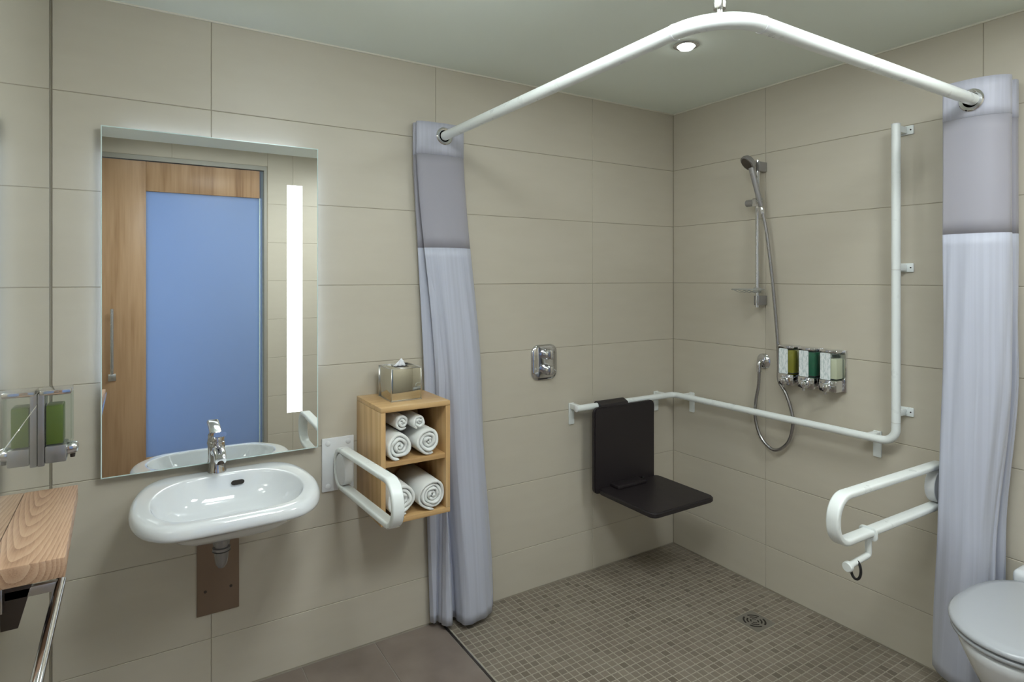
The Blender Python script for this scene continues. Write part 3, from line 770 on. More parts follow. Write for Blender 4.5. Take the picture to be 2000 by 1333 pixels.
# ------------------------------------------------------------------ fold-down grab bars
def grab_arm(t, origin, out, side, length, ztop, zbot, tilt, plate_w=0.131, plate_z=(0.679, 0.896), shift=0.0):
    """closed racetrack strap arm that leaves the wall along 'out'; side = horizontal width axis"""
    O = Vector(origin); out = Vector(out); side = Vector(side); up = Vector((0, 0, 1))
    zc = (ztop + zbot) / 2; hh = (ztop - zbot) / 2 - 0.011
    ct, st = math.cos(tilt), math.sin(tilt)
    def P(d, z): return O + out * (d * ct - z * st) + up * (zc + z * ct + d * st)
    pts = [P(0.022, -hh), P(length, -hh), P(length, hh), P(0.022, hh)]
    path = fillet(pts, [0.066, 0.068, 0.068, 0.066], 10, closed=True)
    bm = bmesh.new(); bm_sweep(bm, path, rrect(0.021, 0.042, 0.007), ref=side, closed=True)
    bmk('arm', bm, M_WHITE, t, angle=math.radians(50))
    # round hinge disc that fills the rear end of the loop, and the fork that holds it
    c = P(0.022 + hh, 0.0)
    lathe('hinge_disc', [(hh - 0.014, -0.017), (hh - 0.012, -0.015), (hh - 0.012, 0.015), (hh - 0.014, 0.017)], c, side, M_WHITEP, t, 36)
    hb = bmesh.new()
    for s_ in (0.029,):
        a = O + side * s_ + up * zc
        lo_ = a - side * 0.005; hi = a + side * 0.005 + out * 0.105
        l2 = [min(lo_[i], hi[i]) for i in range(3)]; h2 = [max(lo_[i], hi[i]) for i in range(3)]
        l2[2] = zc - 0.045; h2[2] = zc + 0.045
        bm_box(hb, l2, h2, 0.004)
    bmk('hinge_bracket', hb, M_WHITEP, t, angle=math.radians(40))
    O = O + side * shift
    a = O - side * plate_w / 2; b = O + side * plate_w / 2 + out * 0.008
    l2 = [min(a[i], b[i]) for i in range(3)]; h2 = [max(a[i], b[i]) for i in range(3)]
    l2[2], h2[2] = plate_z
    box('wall_plate', [l2[0], l2[1], l2[2]], h2, M_WHITEP, t, 0.003)
    for s in (-1, 1):
        for z in (plate_z[0] + 0.022, plate_z[1] - 0.022):
            lathe('screw_cap', [(0.0105, 0.0075), (0.0105, 0.0095), (0.008, 0.0108), (0, 0.011)], O + side * s * (plate_w / 2 - 0.024) + up * z, out, M_WHITEP, t, 18)
gl_ = thing('fold_down_grab_bar', 'white fold-down grab bar on a wall plate between washbasin and oak cabinet', 'grab bar', (-1.957, 0, 0.679))
grab_arm(gl_, (-1.957, -0.0005, 0), (0, -1, 0), (1, 0, 0), 0.665, 0.868, 0.700, math.radians(3.2))
gr_ = thing('fold_down_grab_bar', 'white fold-down grab bar beside the toilet, partly behind the shower curtain', 'grab bar', (0, -1.405, 0.665))
grab_arm(gr_, (-0.0005, -1.405, 0), (-1, 0, 0), (0, -1, 0), 0.792, 0.852, 0.680, math.radians(0.8), plate_w=0.09, plate_z=(0.665, 0.865), shift=0.030)

def make_roll_holder():
    y = -1.405
    t = thing('toilet_roll_holder', 'white toilet roll holder with black rubber loop hanging under the grab bar', 'roll holder', (-0.56, y, 0.60))
    zb = 0.6945
    cl = bmesh.new()
    ring = fillet([(-0.585, y - 0.0235, zb - 0.015), (-0.585, y + 0.0235, zb - 0.015), (-0.585, y + 0.0235, zb + 0.016), (-0.585, y - 0.0235, zb + 0.016)], 0.008, 5, closed=True)
    bm_sweep(cl, ring, rrect(0.014, 0.005, 0.002), ref=(0, 0, 1) if False else None, closed=True)
    bmk('clip', cl, M_WHITE, t, angle=math.radians(50))
    tube('drop_post', fillet([(-0.585, y, zb - 0.014), (-0.585, y, 0.622), (-0.705, y, 0.614)], 0.01, 5), 0.0105, M_WHITE, t)
    lathe('end_knob', [(0.012, 0.0), (0.017, 0.003), (0.017, 0.013), (0.014, 0.017), (0, 0.018)], (-0.700, y, 0.6143), (-1, 0, -0.05), M_WHITE, t, 20)
    tube('rubber_loop', [(-0.662 + 0.0 * math.cos(a), y + 0.018 * math.cos(a) * 0.9 + 0.0, 0.592 + 0.031 * math.sin(a)) for a in [2 * PI * k / 28 for k in range(28)]], 0.0042, M_BLACK, t, 10, closed=True)
make_roll_holder()

# ------------------------------------------------------------------ curtain rod
RX, RY, RZ, RR = -1.512, -1.556, 2.170, 0.020
def make_rod():
    t = thing('shower_curtain_rail', 'white L-shaped shower curtain rail hung from the ceiling', 'curtain rail', (RX, RY, RZ))
    p = fillet([(RX, -0.002, RZ), (RX, RY, RZ), (-0.002, RY, RZ)], [0, 0.14, 0], 14)
    tube('rail_tube', p, RR, M_WHITE, t, 20)
    lathe('wall_flange', [(0.034, 0), (0.034, 0.006), (0.026, 0.012), (0.0205, 0.014)], (RX, -0.0005, RZ), (0, -1, 0), M_WHITE, t)
    lathe('wall_flange', [(0.034, 0), (0.034, 0.006), (0.026, 0.012), (0.0205, 0.014)], (-0.0005, RY, RZ), (-1, 0, 0), M_WHITE, t)
    tube('joint_collar', [(RX, RY + 0.150, RZ), (RX, RY + 0.142, RZ)], 0.0212, M_WHITEP, t, 20)
    tube('joint_collar', [(RX + 0.150, RY, RZ), (RX + 0.142, RY, RZ)], 0.0212, M_WHITEP, t, 20)
    c = Vector((RX + 0.043, RY + 0.043, RZ))
    tube('ceiling_hanger', [c + Vector((0, 0, 0.036)), c + Vector((0, 0, H - RZ - 0.0005))], 0.012, M_WHITE, t, 18)
    lathe('hanger_socket', [(0.007, 0.012), (0.007, 0.030), (0.0145, 0.030), (0.0155, 0.034), (0.0155, 0.046), (0.013, 0.048)], c, (0, 0, 1), M_BRUSH, t, 18)
make_rod()

# ------------------------------------------------------------------ curtains
def sm(x): x = max(0, min(1, x)); return x * x * (3 - 2 * x)
def resample(pts, n):
    sp = spline([(a, b, 0) for a, b in pts], 12); L = [0]
    for a, b in zip(sp, sp[1:]): L.append(L[-1] + (b - a).length)
    out = []; k = 0
    for i in range(n):
        s = L[-1] * i / (n - 1)
        while k < len(L) - 2 and L[k + 1] < s: k += 1
        f = (s - L[k]) / max(1e-9, L[k + 1] - L[k]); out.append(sp[k].lerp(sp[k + 1], min(1, f)))
    return out
def keyed(keys, n):
    """keys: list of (z, polyline with the same number of control points) -> f(z) list of n xy points"""
    ks = [(z, [Vector((a, b, 0)) for a, b in p]) for z, p in keys]
    def f(z):
        for (z0, p0), (z1, p1) in zip(ks, ks[1:]):
            if z0 >= z >= z1:
                w_ = sm((z0 - z) / (z0 - z1)) * 0.5 + 0.5 * (z0 - z) / (z0 - z1)
                return spline([a.lerp(b, w_) for a, b in zip(p0, p1)], n)
        return spline(ks[-1][1] if z < ks[-1][0] else ks[0][1], n)
    return f
def curtain(t, keys, bands, n=8, hem=None, ripple=0.002):
    f = keyed(keys, n)
    for nm, z1, z0, mat, rows, th in bands:
        v = []; fc = []; m = None
        for r in range(rows + 1):
            z = z1 + (z0 - z1) * r / rows
            pts = f(z); m = len(pts)
            for i, p in enumerate(pts):
                zz = z + (hem(i / (m - 1), p) if hem and abs(z0 - bands[-1][2]) < 1e-6 and r == rows else 0)
                amp = ripple * sm((2.0 - z) / 0.8)
                v.append((p.x + amp * math.sin(i * 0.9 + z * 6), p.y + amp * math.cos(i * 0.7 + z * 9), zz))
        for r in range(rows):
            for i in range(m - 1): fc.append((r * m + i, r * m + i + 1, (r + 1) * m + i + 1, (r + 1) * m + i))
        o = mk(nm, v, fc, mat, t, True)
        uv = o.data.uv_layers.new(name='UVMap')
        for li, lp in enumerate(o.data.loops):
            vi = lp.vertex_index; uv.data[li].uv = ((vi % m) / m, (vi // m) / rows)
        md = o.modifiers.new('s', 'SOLIDIFY'); md.thickness = th; md.offset = 0
def grommet(t, c, axis, r0=0.0255, r1=0.039):
    lathe('grommet', [(r0, -0.004), (r0 + 0.004, -0.0065), (r1 - 0.004, -0.0065), (r1, -0.003), (r1, 0.003), (r1 - 0.004, 0.0065), (r0 + 0.004, 0.0065), (r0, 0.004), (r0, -0.004)], c, axis, M_CHROME, t, 32)

tA = thing('shower_curtain', 'lavender-white shower curtain with mesh top, gathered beside the oak cabinet', 'curtain', (RX, -0.06, 0.03))
topA = [(-1.425, -0.018), (-1.52, -0.017), (-1.622, -0.016), (-1.632, -0.026), (-1.62, -0.036), (-1.52, -0.036), (-1.445, -0.037), (-1.440, -0.045), (-1.45, -0.053), (-1.54, -0.053), (-1.622, -0.054), (-1.634, -0.064), (-1.618, -0.076), (-1.58, -0.080), (-1.54, -0.082), (-1.50, -0.083), (-1.46, -0.080), (-1.43, -0.074), (-1.408, -0.062)]
botA = [(-1.27, -0.012), (-1.38, -0.012), (-1.50, -0.010), (-1.548, -0.014), (-1.553, -0.038), (-1.540, -0.050), (-1.528, -0.036), (-1.520, -0.058), (-1.518, -0.086), (-1.498, -0.104), (-1.476, -0.090), (-1.472, -0.054), (-1.448, -0.050), (-1.448, -0.098), (-1.432, -0.140), (-1.385, -0.138), (-1.335, -0.130), (-1.292, -0.108), (-1.252, -0.060)]
midA = [(max(a[0] * 0.42 + b[0] * 0.58, -1.579), a[1] * 0.42 + b[1] * 0.58) for a, b in zip(topA, botA)]
curtain(tA, [(2.225, topA), (2.08, topA), (1.09, midA), (0.026, botA)],
        [('header_band', 2.225, 2.085, M_HEAD, 4, 0.0022), ('mesh_panel', 2.085, 1.680, M_MESH, 8, 0.0008), ('fabric_panel', 1.680, 0.026, M_CURT, 40, 0.0016)], n=7)
grommet(tA, (RX, -0.0815, RZ), (0, 1, 0))
tB = thing('shower_curtain', 'white shower curtain with mesh top, gathered against the right wall by the toilet', 'curtain', (-0.1, RY, 0.08))
# control points run from the fold nearest the wall to the front panel edge
topB = [(-0.030, -1.470), (-0.030, -1.54), (-0.032, -1.622), (-0.045, -1.632), (-0.060, -1.622), (-0.065, -1.54), (-0.070, -1.475), (-0.080, -1.468), (-0.092, -1.475), (-0.098, -1.54), (-0.110, -1.628), (-0.128, -1.642), (-0.150, -1.632), (-0.176, -1.60), (-0.190, -1.55), (-0.192, -1.495), (-0.190, -1.462)]
midB = [(-0.030, -1.470), (-0.030, -1.54), (-0.032, -1.590), (-0.045, -1.596), (-0.060, -1.590), (-0.065, -1.54), (-0.070, -1.475), (-0.080, -1.468), (-0.092, -1.475), (-0.098, -1.54), (-0.105, -1.588), (-0.120, -1.594), (-0.135, -1.588), (-0.170, -1.578), (-0.198, -1.545), (-0.202, -1.50), (-0.198, -1.447)]
botB = [(-0.020, -1.45), (-0.022, -1.52), (-0.025, -1.575), (-0.038, -1.583), (-0.050, -1.575), (-0.055, -1.52), (-0.060, -1.46), (-0.068, -1.45), (-0.080, -1.46), (-0.085, -1.52), (-0.090, -1.575), (-0.105, -1.582), (-0.120, -1.574), (-0.150, -1.556), (-0.172, -1.52), (-0.162, -1.455), (-0.110, -1.392)]
curtain(tB, [(2.255, topB), (1.2, topB), (0.62, midB), (0.085, botB)],
        [('header_band', 2.245, 2.112, M_HEAD, 4, 0.0022), ('mesh_panel', 2.112, 1.705, M_MESH, 8, 0.0008), ('fabric_panel', 1.705, 0.085, M_CURT, 40, 0.0016)], n=7)
grommet(tB, (-0.192, RY + 0.006, RZ), (1, 0, 0))

# ------------------------------------------------------------------ shower grab rail (L with upright)
def make_rail():
    t = thing('shower_grab_rail', 'white angled shower grab rail with upright, along both tiled walls', 'grab rail', (-0.07, -0.07, 0.88))
    o = 0.070; z = 0.885; r = 0.0165
    yv = -1.247
    p = fillet([(-0.772, -o, z), (-o, -o, z), (-o, yv, z), (-o, yv, 2.165)], [0, 0.035, 0.055, 0], 8)
    tube('rail_tube', p, r, M_WHITE, t, 18)
    lathe('end_cap', [(0.017, 0), (0.017, 0.004), (0.012, 0.007), (0, 0.008)], (-0.770, -o, z), (-1, 0, 0), M_WHITEP, t, 18)
    lathe('end_cap', [(0.017, 0), (0.017, 0.004), (0.012, 0.007), (0, 0.008)], (-o, yv, 2.164), (0, 0, 1), M_WHITEP, t, 18)
    def bracketA(x):
        bm = bmesh.new()
        bm_box(bm, (x - 0.016, -0.010, 0.792), (x + 0.016, -0.0005, 0.902), 0.002)
        bm_box(bm, (x - 0.014, -o + 0.008, 0.874), (x + 0.014, -0.009, 0.900), 0.002)
        b = bmk('wall_bracket', bm, M_WHITE, t, angle=math.radians(40))
    def bracketB(y):
        bm = bmesh.new()
        bm_box(bm, (-0.010, y - 0.016, 0.792), (-0.0005, y + 0.016, 0.902), 0.002)
        bm_box(bm, (-o + 0.008, y - 0.014, 0.874), (-0.009, y + 0.014, 0.900), 0.002)
        bmk('wall_bracket', bm, M_WHITE, t, angle=math.radians(40))
    bracketA(-0.752); bracketA(-0.145); bracketB(-0.144); bracketB(-1.143)
    for zc in (2.148, 1.590, 1.005):
        bm = bmesh.new()
        bm_box(bm, (-0.008, yv - 0.036, zc - 0.018), (-0.0005, yv + 0.016, zc + 0.018), 0.002)
        bm_box(bm, (-o + 0.008, yv - 0.013, zc - 0.013), (-0.007, yv + 0.013, zc + 0.013), 0.002)
        b = bmk('wall_bracket', bm, M_WHITE, t, angle=math.radians(40))
        lathe('screw', [(0.003, 0), (0.003, 0.0012), (0, 0.0014)], (-0.008, yv - 0.026, zc), (-1, 0, 0), M_HOLE, t, 10)
    for zc in (1.600, 0.985): tube('tube_joint', [(-o, yv, zc - 0.02), (-o, yv, zc - 0.0185)], 0.0169, M_BRUSH, t, 18)
make_rail()

# ------------------------------------------------------------------ hanging shower seat
def make_seat():
    t = thing('hanging_shower_chair', 'dark brown hanging shower seat hooked over the grab rail', 'shower seat', (-0.48, -0.10, 0.45))
    x0, x1 = -0.692, -0.272
    bm = bmesh.new(); bm_loft(bm, [[Vector(((x0 + x1) / 2 + u, y, 0.667 + v)) for u, v in rrect(x1 - x0, 0.438, 0.028, 5)] for y in (-0.096, -0.120)])
    bmesh.ops.recalc_face_normals(bm, faces=bm.faces)
    bmesh.ops.bevel(bm, geom=[e for e in bm.edges if len(e.link_faces) == 2 and e.calc_face_angle() > 1.0], offset=0.005, segments=2, affect='EDGES')
    bmk('backrest', bm, M_SEAT, t, angle=math.radians(40))
    # hook that wraps the rail
    cz, cy = 0.885, -0.070; ro, ri = 0.0245, 0.0178
    out = [(-0.118, 0.80), (-0.118, 0.878)]
    hk = [(cy + ro * math.cos(a), cz + ro * math.sin(a)) for a in [PI - PI * k / 12 for k in range(13)]]
    hk_in = [(cy + ri * math.cos(a), cz + ri * math.sin(a)) for a in [PI * k / 12 for k in range(13)]]
    outline = [(-0.0965, 0.80), (-0.0965, 0.882)] + hk[1:] + [(cy + ro, 0.872), (cy + ri, 0.872)] + hk_in + [(cy - ri, 0.80)]
    outl = [(-0.121, 0.845), (-0.119, 0.872), (-0.106, 0.897)] + hk[4:] + [(cy + ro, 0.868), (cy + ri, 0.868)] + hk_in + [(cy - ri, 0.845)]
    prism('hook', outl, 0, -0.638, -0.455, M_SEAT, t)
    # seat plate, front edge lowered a little
    sb = bmesh.new()
    so = closed = rrect(0.424, 0.402, 0.036, 5)
    def sp(u, v, dz):
        y = -0.305 + v; return Vector((-0.457 + u, y, 0.474 + dz - 0.0 * v))
    bm_loft(sb, [[sp(u, v, -0.026) for u, v in so], [sp(u, v, 0.0) for u, v in so]])
    bmesh.ops.recalc_face_normals(sb, faces=sb.faces)
    bmesh.ops.bevel(sb, geom=[e for e in sb.edges if len(e.link_faces) == 2 and e.calc_face_angle() > 1.0], offset=0.006, segments=3, affect='EDGES')
    bmk('seat', sb, M_SEAT, t, angle=math.radians(40))
    box('hinge_cover', (-0.590, -0.185, 0.4745), (-0.395, -0.118, 0.492), M_SEAT, t, 0.004)
    tube('hinge_pin', [(-0.375, -0.128, 0.482), (-0.360, -0.128, 0.482)], 0.007, M_BLACK, t, 12)
    box('hinge_block', (-0.58, -0.119, 0.445), (-0.40, -0.1015, 0.482), M_SEAT, t, 0.002)
make_seat()

# ------------------------------------------------------------------ shower valve
def make_valve():
    xc, zc = -0.923, 1.125
    t = thing('shower_valve', 'chrome shower mixer plate with two round knobs on the back wall', 'shower valve', (xc, 0, zc - 0.09))
    rings = []
    for s, y in ((1.0, -0.0005), (1.0, -0.006), (0.95, -0.011), (0.8, -0.0145), (0.5, -0.017)):
        rings.append([Vector((xc + u * s, y, zc + v * s)) for u, v in rrect(0.156, 0.178, 0.042, 6)])
    bm = bmesh.new(); bm_loft(bm, rings)
    bmk('cover_plate', bm, M_CHROME, t, angle=math.radians(50))
    for dz in (0.042, -0.036):
        k = lathe('knob', [(0.026, 0.014), (0.026, 0.030), (0.0245, 0.046), (0.018, 0.052), (0, 0.053)], (xc + 0.006, 0, zc + dz), (0, -1, 0), M_CHROME, t)
        box('knob_lever', (xc - 0.002, -0.068, zc + dz - 0.022), (xc + 0.014, -0.050, zc + dz + 0.022), M_CHROME, t, 0.004)
make_valve()

# ------------------------------------------------------------------ riser rail, hand shower, hose, outlet
YR = -0.600
def make_riser():
    t = thing('shower_riser_rail', 'chrome shower riser rail with slider and soap tray on the right wall', 'riser rail', (-0.05, YR, 1.40))
    tube('bar', [(-0.055, YR, 1.402), (-0.055, YR, 2.128)], 0.0105, M_CHROME, t, 16)
    for z in (2.098, 1.436):
        box('wall_mount', (-0.064, YR - 0.016, z - 0.024), (-0.0005, YR + 0.014, z + 0.024), M_GREYP, t, 0.003)
    s = box('slider', (-0.072, YR - 0.019, 1.900), (-0.038, YR + 0.020, 1.942), M_CHROME, t, 0.006)
    tube('slider_knob', [(-0.055, YR + 0.018, 1.921), (-0.055, YR + 0.060, 1.921)], 0.017, M_GREYP, t, 18)
    tube('handset_holder', [(-0.066, YR - 0.018, 1.915), (-0.088, YR - 0.034, 1.930)], 0.016, M_CHROME, t, 16)
    # wire soap tray
    tr = bmesh.new()
    bm_sweep(tr, fillet([(-0.03, YR - 0.03, 1.490), (-0.12, YR - 0.03, 1.490), (-0.12, YR + 0.11, 1.490), (-0.03, YR + 0.11, 1.490)], 0.02, 5, closed=True), circ(0.003, 8), closed=True)
    for y in (0.0, 0.03, 0.06, 0.085): bm_sweep(tr, [(-0.030, YR + y, 1.486), (-0.075, YR + y, 1.474), (-0.12, YR + y, 1.486)], circ(0.0018, 6))
    bm_box(tr, (-0.070, YR - 0.014, 1.474), (-0.040, YR + 0.014, 1.500), 0.003)
    bmk('soap_tray', tr, clear('tray_clear', (0.45, 0.45, 0.42), 0.25, 0.1), t, angle=math.radians(40))
make_riser()
def make_handset():
    t = thing('hand_shower', 'chrome hand shower with metal hose on the riser rail', 'hand shower', (-0.1, YR, 1.9))
    base = Vector((-0.080, YR - 0.038, 1.895)); top = Vector((-0.118, YR - 0.012, 2.085))
    d = (top - base).normalized()
    pth = [base.lerp(top, k / 8) for k in range(9)]
    tube('handle', pth, 0.0125, M_GREYP, t, 16, scale=[0.85, 0.95, 1, 1.02, 1.05, 1.08, 1.12, 1.15, 1.2])
    ax = Vector((-0.72, 0.30, -0.62)).normalized()
    c = Vector((-0.120, YR + 0.002, 2.112))
    lathe('spray_head', [(0, -0.022), (0.020, -0.020), (0.036, -0.010), (0.041, 0.002), (0.040, 0.012), (0.036, 0.014), (0, 0.014)], c, ax, M_GREYP, t, 28)
    lathe('spray_face', [(0.033, 0.0142), (0.031, 0.016), (0, 0.0165)], c, ax, M_DARKM, t, 28)
    hp = spline([base - d * 0.004, base - d * 0.05, (-0.060, YR - 0.058, 1.75), (-0.045, YR - 0.080, 1.50), (-0.038, YR - 0.096, 1.28), (-0.036, YR - 0.1035, 1.14), (-0.036, YR - 0.1045, 1.055), (-0.037, YR - 0.140, 1.000), (-0.038, YR - 0.168, 0.93),
                 (-0.036, YR - 0.178, 0.86), (-0.034, YR - 0.150, 0.765), (-0.034, YR - 0.080, 0.712), (-0.034, YR - 0.010, 0.752), (-0.034, YR + 0.026, 0.840), (-0.034, YR + 0.024, 0.93), (-0.036, YR + 0.008, 1.01), (-0.038, YR + 0.002, 1.085)], 12)
    # ribbed metal hose
    bm = bmesh.new(); bm_sweep(bm, hp, circ(0.0075, 10), scale=[1.0 + 0.07 * (k % 2) for k in range(len(hp))])
    bmk('hose', bm, M_HOSE, t, angle=math.radians(60))
    lathe('hose_nut', [(0.010, 0), (0.010, 0.028), (0.0085, 0.032)], base - d * 0.034, d, M_CHROME, t, 14)
make_handset()
def make_outlet():
    y = YR + 0.002; z = 1.132
    t = thing('hose_outlet', 'round chrome hose outlet elbow on the right wall', 'hose outlet', (0, y, z))
    lathe('rosette', [(0.038, 0.0005), (0.038, 0.005), (0.031, 0.012), (0.018, 0.016)], (0, y, z), (-1, 0, 0), M_CHROME, t, 32)
    tube('elbow', fillet([(-0.010, y, z), (-0.039, y, z), (-0.039, y, z - 0.050)], 0.014, 6), 0.0125, M_CHROME, t, 16)
make_outlet()

# ------------------------------------------------------------------ soap dispensers
def make_triple():
    t = thing('triple_soap_dispenser', 'chrome triple soap dispenser with olive, green and cream bottles, right of the riser', 'soap dispenser', (0, -0.865, 1.04))
    z0, z1 = 1.040, 1.228
    ys = [-0.762, -0.864, -0.966]
    bp = bmesh.new()
    bm_box(bp, (-0.010, -1.014, z0), (-0.0005, -0.715, z1), 0.003)
    bmk('back_plate', bp, M_CHROME, t, angle=math.radians(40))
    for y, liq, nm in zip(ys, (M_YELL, M_TEAL, M_CREAM), ('olive', 'green', 'cream')):
        hw = 0.040
        c = box('bottle', (-0.068, y - hw, z0 + 0.058), (-0.0115, y + hw, z1 - 0.012), M_CLEAR, t, 0.006)
        c['label'] = 'clear bottle of %s liquid' % nm
        box('liquid', (-0.064, y - hw + 0.004, z0 + 0.062), (-0.014, y + hw - 0.004, z1 - (0.036 if nm == 'cream' else 0.018)), liq, c, 0.004)
        lb = prism('paper_label', rrect(0.046, 0.118, 0.004), 0, -0.0702, -0.0690, M_LABEL, c)
        for v in lb.data.vertices: v.co.y += y + 0.012; v.co.z += (z0 + z1) / 2 + 0.022
        cap = box('cap', (-0.071, y - hw - 0.001, z1 - 0.012), (-0.0105, y + hw + 0.001, z1 + 0.002), M_CHROME, t, 0.005)
        bs = box('pump_housing', (-0.074, y - hw - 0.001, z0 + 0.004), (-0.0105, y + hw + 0.001, z0 + 0.057), M_CHROME, t, 0.007)
        lathe('pump_button', [(0.021, 0.0), (0.021, 0.010), (0.017, 0.019), (0.008, 0.023), (0, 0.0235)], (-0.0735, y + 0.006, z0 + 0.024), (-1, 0, 0), M_CHROME, t, 22)
        lathe('nozzle', [(0.007, 0), (0.006, 0.012), (0, 0.0125)], (-0.080, y + 0.006, z0 + 0.006), (0, 0, -1), M_CHROME, t, 12)
make_triple()
def make_single():
    y0, y1 = -0.338, -0.258; z0, z1 = 1.018, 1.226
    t = thing('soap_dispenser', 'clear wall soap dispenser with green soap on the polished left wall', 'soap dispenser', (XL, -0.30, z0))
    X = XL + 0.0005
    box('back_plate', (X, y0, z0), (X + 0.016, y1, z1 - 0.004), M_GREYP, t, 0.002)
    b = box('bottle', (X + 0.0165, y0 + 0.002, z0 + 0.055), (X + 0.074, y1 - 0.002, z1 - 0.010), M_CLEAR, t, 0.004)
    box('liquid', (X + 0.0185, y0 + 0.005, z0 + 0.058), (X + 0.058, y1 - 0.005, z1 - 0.040), M_GREEN, b, 0.003)
    box('cap', (X + 0.004, y0 - 0.001, z1 - 0.0095), (X + 0.078, y1 + 0.001, z1 + 0.006), M_CHROME, t, 0.004)
    box('front_rib', (X + 0.0745, y0 + 0.012, z0 + 0.055), (X + 0.079, y1 - 0.012, z1 - 0.010), M_CLEAR, t, 0.001)
    box('pump_housing', (X + 0.0165, y0, z0 + 0.006), (X + 0.066, y1, z0 + 0.0545), M_GREYP, t, 0.004)
    lathe('pump_button', [(0.020, 0.0), (0.020, 0.012), (0.016, 0.022), (0.008, 0.026), (0, 0.0265)], (X + 0.066, (y0 + y1) / 2, z0 + 0.036), (1, 0, 0), M_CHROME, t, 22)
    lathe('nozzle', [(0.007, 0), (0.006, 0.012), (0, 0.0125)], (X + 0.078, (y0 + y1) / 2, z0 + 0.020), (0, 0, -1), M_DARKM, t, 12)
make_single()

# ------------------------------------------------------------------ left shelf and towel rail
def make_shelf():
    t = thing('wall_shelf', 'thick oak shelf on the polished left wall', 'shelf', (XL, -0.8, 0.97))
    z1 = 1.018; z0 = 0.980
    ol = [(XL + 0.0006, -0.572), (-2.789, -0.572), (-2.779, -1.052), (XL + 0.0006, -1.052)]
    prism('shelf_board', ol, 2, z0, z1, M_SHELF, t, 0.0015)
    br = [(XL + 0.001, z0 - 0.0005), (-2.835, z0 - 0.0005), (-2.835, z0 - 0.02), (-2.868, 0.835), (XL + 0.001, 0.835)]
    prism('shelf_bracket', br, 1, -0.902, -0.870, M_DARKM, t, 0.001)
    prism('shelf_bracket', br, 1, -0.700, -0.668, M_DARKM, t, 0.001)
make_shelf()
def make_towel_rail():
    t = thing('towel_rail', 'chrome towel rail below the oak shelf on the left wall', 'towel rail', (-2.8, -1.2, 0.9))
    x = -2.800; z = 0.905
    tube('rail', [(x, -0.880, z), (x, -1.62, z)], 0.0098, M_CHROME, t, 18)
    for y in (-0.895, -1.60):
        box('rail_arm', (XL + 0.006, y - 0.007, z - 0.011), (x, y + 0.007, z + 0.009), M_BRUSH, t, 0.002)
        box('arm_plate', (XL + 0.0005, y - 0.018, z - 0.03), (XL + 0.006, y + 0.018, z + 0.026), M_BRUSH, t, 0.002)
make_towel_rail()

# ------------------------------------------------------------------ floor drain
def make_drain():
    x0, y0, x1, y1 = DR; cx, cy = (x0 + x1) / 2, (y0 + y1) / 2
    t = thing('floor_drain', 'square steel floor drain grate set in the shower mosaic', 'drain', (cx, cy, 0))
    box('frame_plate', (x0 + 0.003, y0 + 0.003, -0.001), (x1 - 0.003, y1 - 0.003, 0.0012), plain('drain_steel', (0.30, 0.28, 0.25), 0.4, 0.7), t)
    for R, w_ in ((0.050, 0.008), (0.034, 0.007), (0.019, 0.006)):
        for q in (0.0, PI / 2, PI, 1.5 * PI):
            a0, a1 = q + 0.22, q + PI / 2 - 0.22; v = []; f = []; n = 8
            for k in range(n + 1):
                a = a0 + (a1 - a0) * k / n
                for r in (R, R - w_):
                    for z in (0.0013, 0.0016): v.append((cx + r * math.cos(a), cy + r * math.sin(a), z))
            for k in range(n):
                b = 4 * k
                f += [(b + 1, b + 3, b + 7, b + 5), (b, b + 1, b + 5, b + 4), (b + 2, b + 6, b + 7, b + 3)]
            mk('grate_slot', v, f, M_HOLE, t)
make_drain()

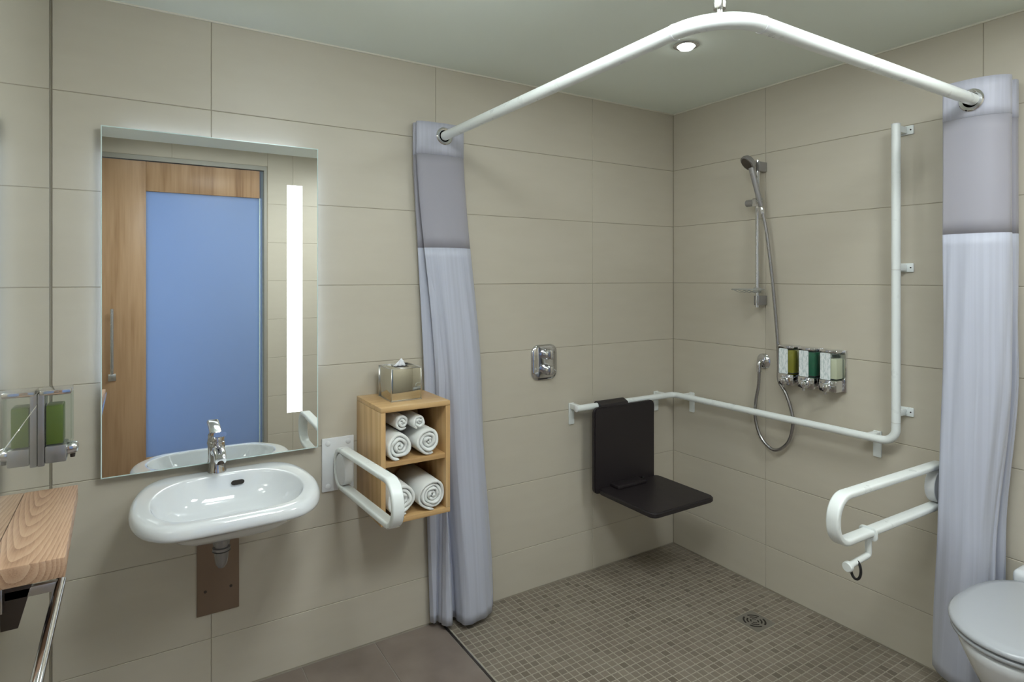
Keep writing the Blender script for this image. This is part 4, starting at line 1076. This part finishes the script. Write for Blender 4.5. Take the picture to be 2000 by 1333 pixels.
# ------------------------------------------------------------------ toilet
def make_toilet():
    cy = -1.785
    t = thing('toilet', 'white wall-hung toilet with closed lid in front of the right curtain', 'toilet', (-0.3, cy, 0.1))
    def egg(xt, xb, hw, n=40):
        """outline from the wall side xb to the tip xt"""
        pts = []
        xm = xb + (xt - xb) * 0.52
        for k in range(n):
            a = 2 * PI * k / n; c, s = math.cos(a), math.sin(a)
            if c < 0:   # towards the tip (negative x)
                pts.append((xm - (xm - xt) * abs(c) ** 0.92, hw * s))
            else:
                e = 2.6
                cc = abs(c) ** (2 / e); ss = math.copysign(abs(s) ** (2 / e), s) if False else s
                pts.append((xm + (xb - xm) * cc, hw * (math.copysign(abs(s) ** (0.72), s))))
        return pts
    def ring(xt, xb, hw, z): return [Vector((x, cy + y, z)) for x, y in egg(xt, xb, hw)]
    # lid
    bm = bmesh.new()
    bm_loft(bm, [ring(-0.640, -0.12, 0.182, 0.5105), ring(-0.655, -0.111, 0.193, 0.5125), ring(-0.656, -0.11, 0.194, 0.515), ring(-0.656, -0.11, 0.194, 0.522), ring(-0.650, -0.114, 0.189, 0.5285), ring(-0.62, -0.13, 0.165, 0.5325), ring(-0.5, -0.2, 0.08, 0.535)])
    bmk('lid', bm, M_LID, t, smooth=True)
    bm = bmesh.new()
    bm_loft(bm, [ring(-0.640, -0.122, 0.180, 0.4915), ring(-0.651, -0.113, 0.190, 0.4935), ring(-0.652, -0.113, 0.191, 0.5035), ring(-0.640, -0.119, 0.182, 0.5060)])
    bmk('seat_ring', bm, M_LID, t, smooth=True)
    bm = bmesh.new()
    bm_loft(bm, [ring(-0.30, -0.03, 0.085, 0.135), ring(-0.36, -0.02, 0.108, 0.15), ring(-0.44, -0.012, 0.130, 0.20), ring(-0.53, -0.006, 0.152, 0.30), ring(-0.60, -0.004, 0.170, 0.39), ring(-0.637, -0.003, 0.181, 0.45), ring(-0.646, -0.0025, 0.186, 0.475), ring(-0.640, -0.0025, 0.182, 0.4855)])
    bmk('bowl', bm, M_CER, t, smooth=True)
    bm = bmesh.new(); bm_box(bm, (-0.108, cy - 0.15, 0.4865), (-0.0025, cy + 0.15, 0.548), 0.02, 4)
    bmk('rear_ledge', bm, M_CER, t, angle=math.radians(50))
    for s in (-1, 1): tube('lid_hinge', [(-0.118, cy + s * 0.085 - 0.02, 0.514), (-0.118, cy + s * 0.085 + 0.02, 0.514)], 0.010, M_CHROME, t, 14)
make_toilet()
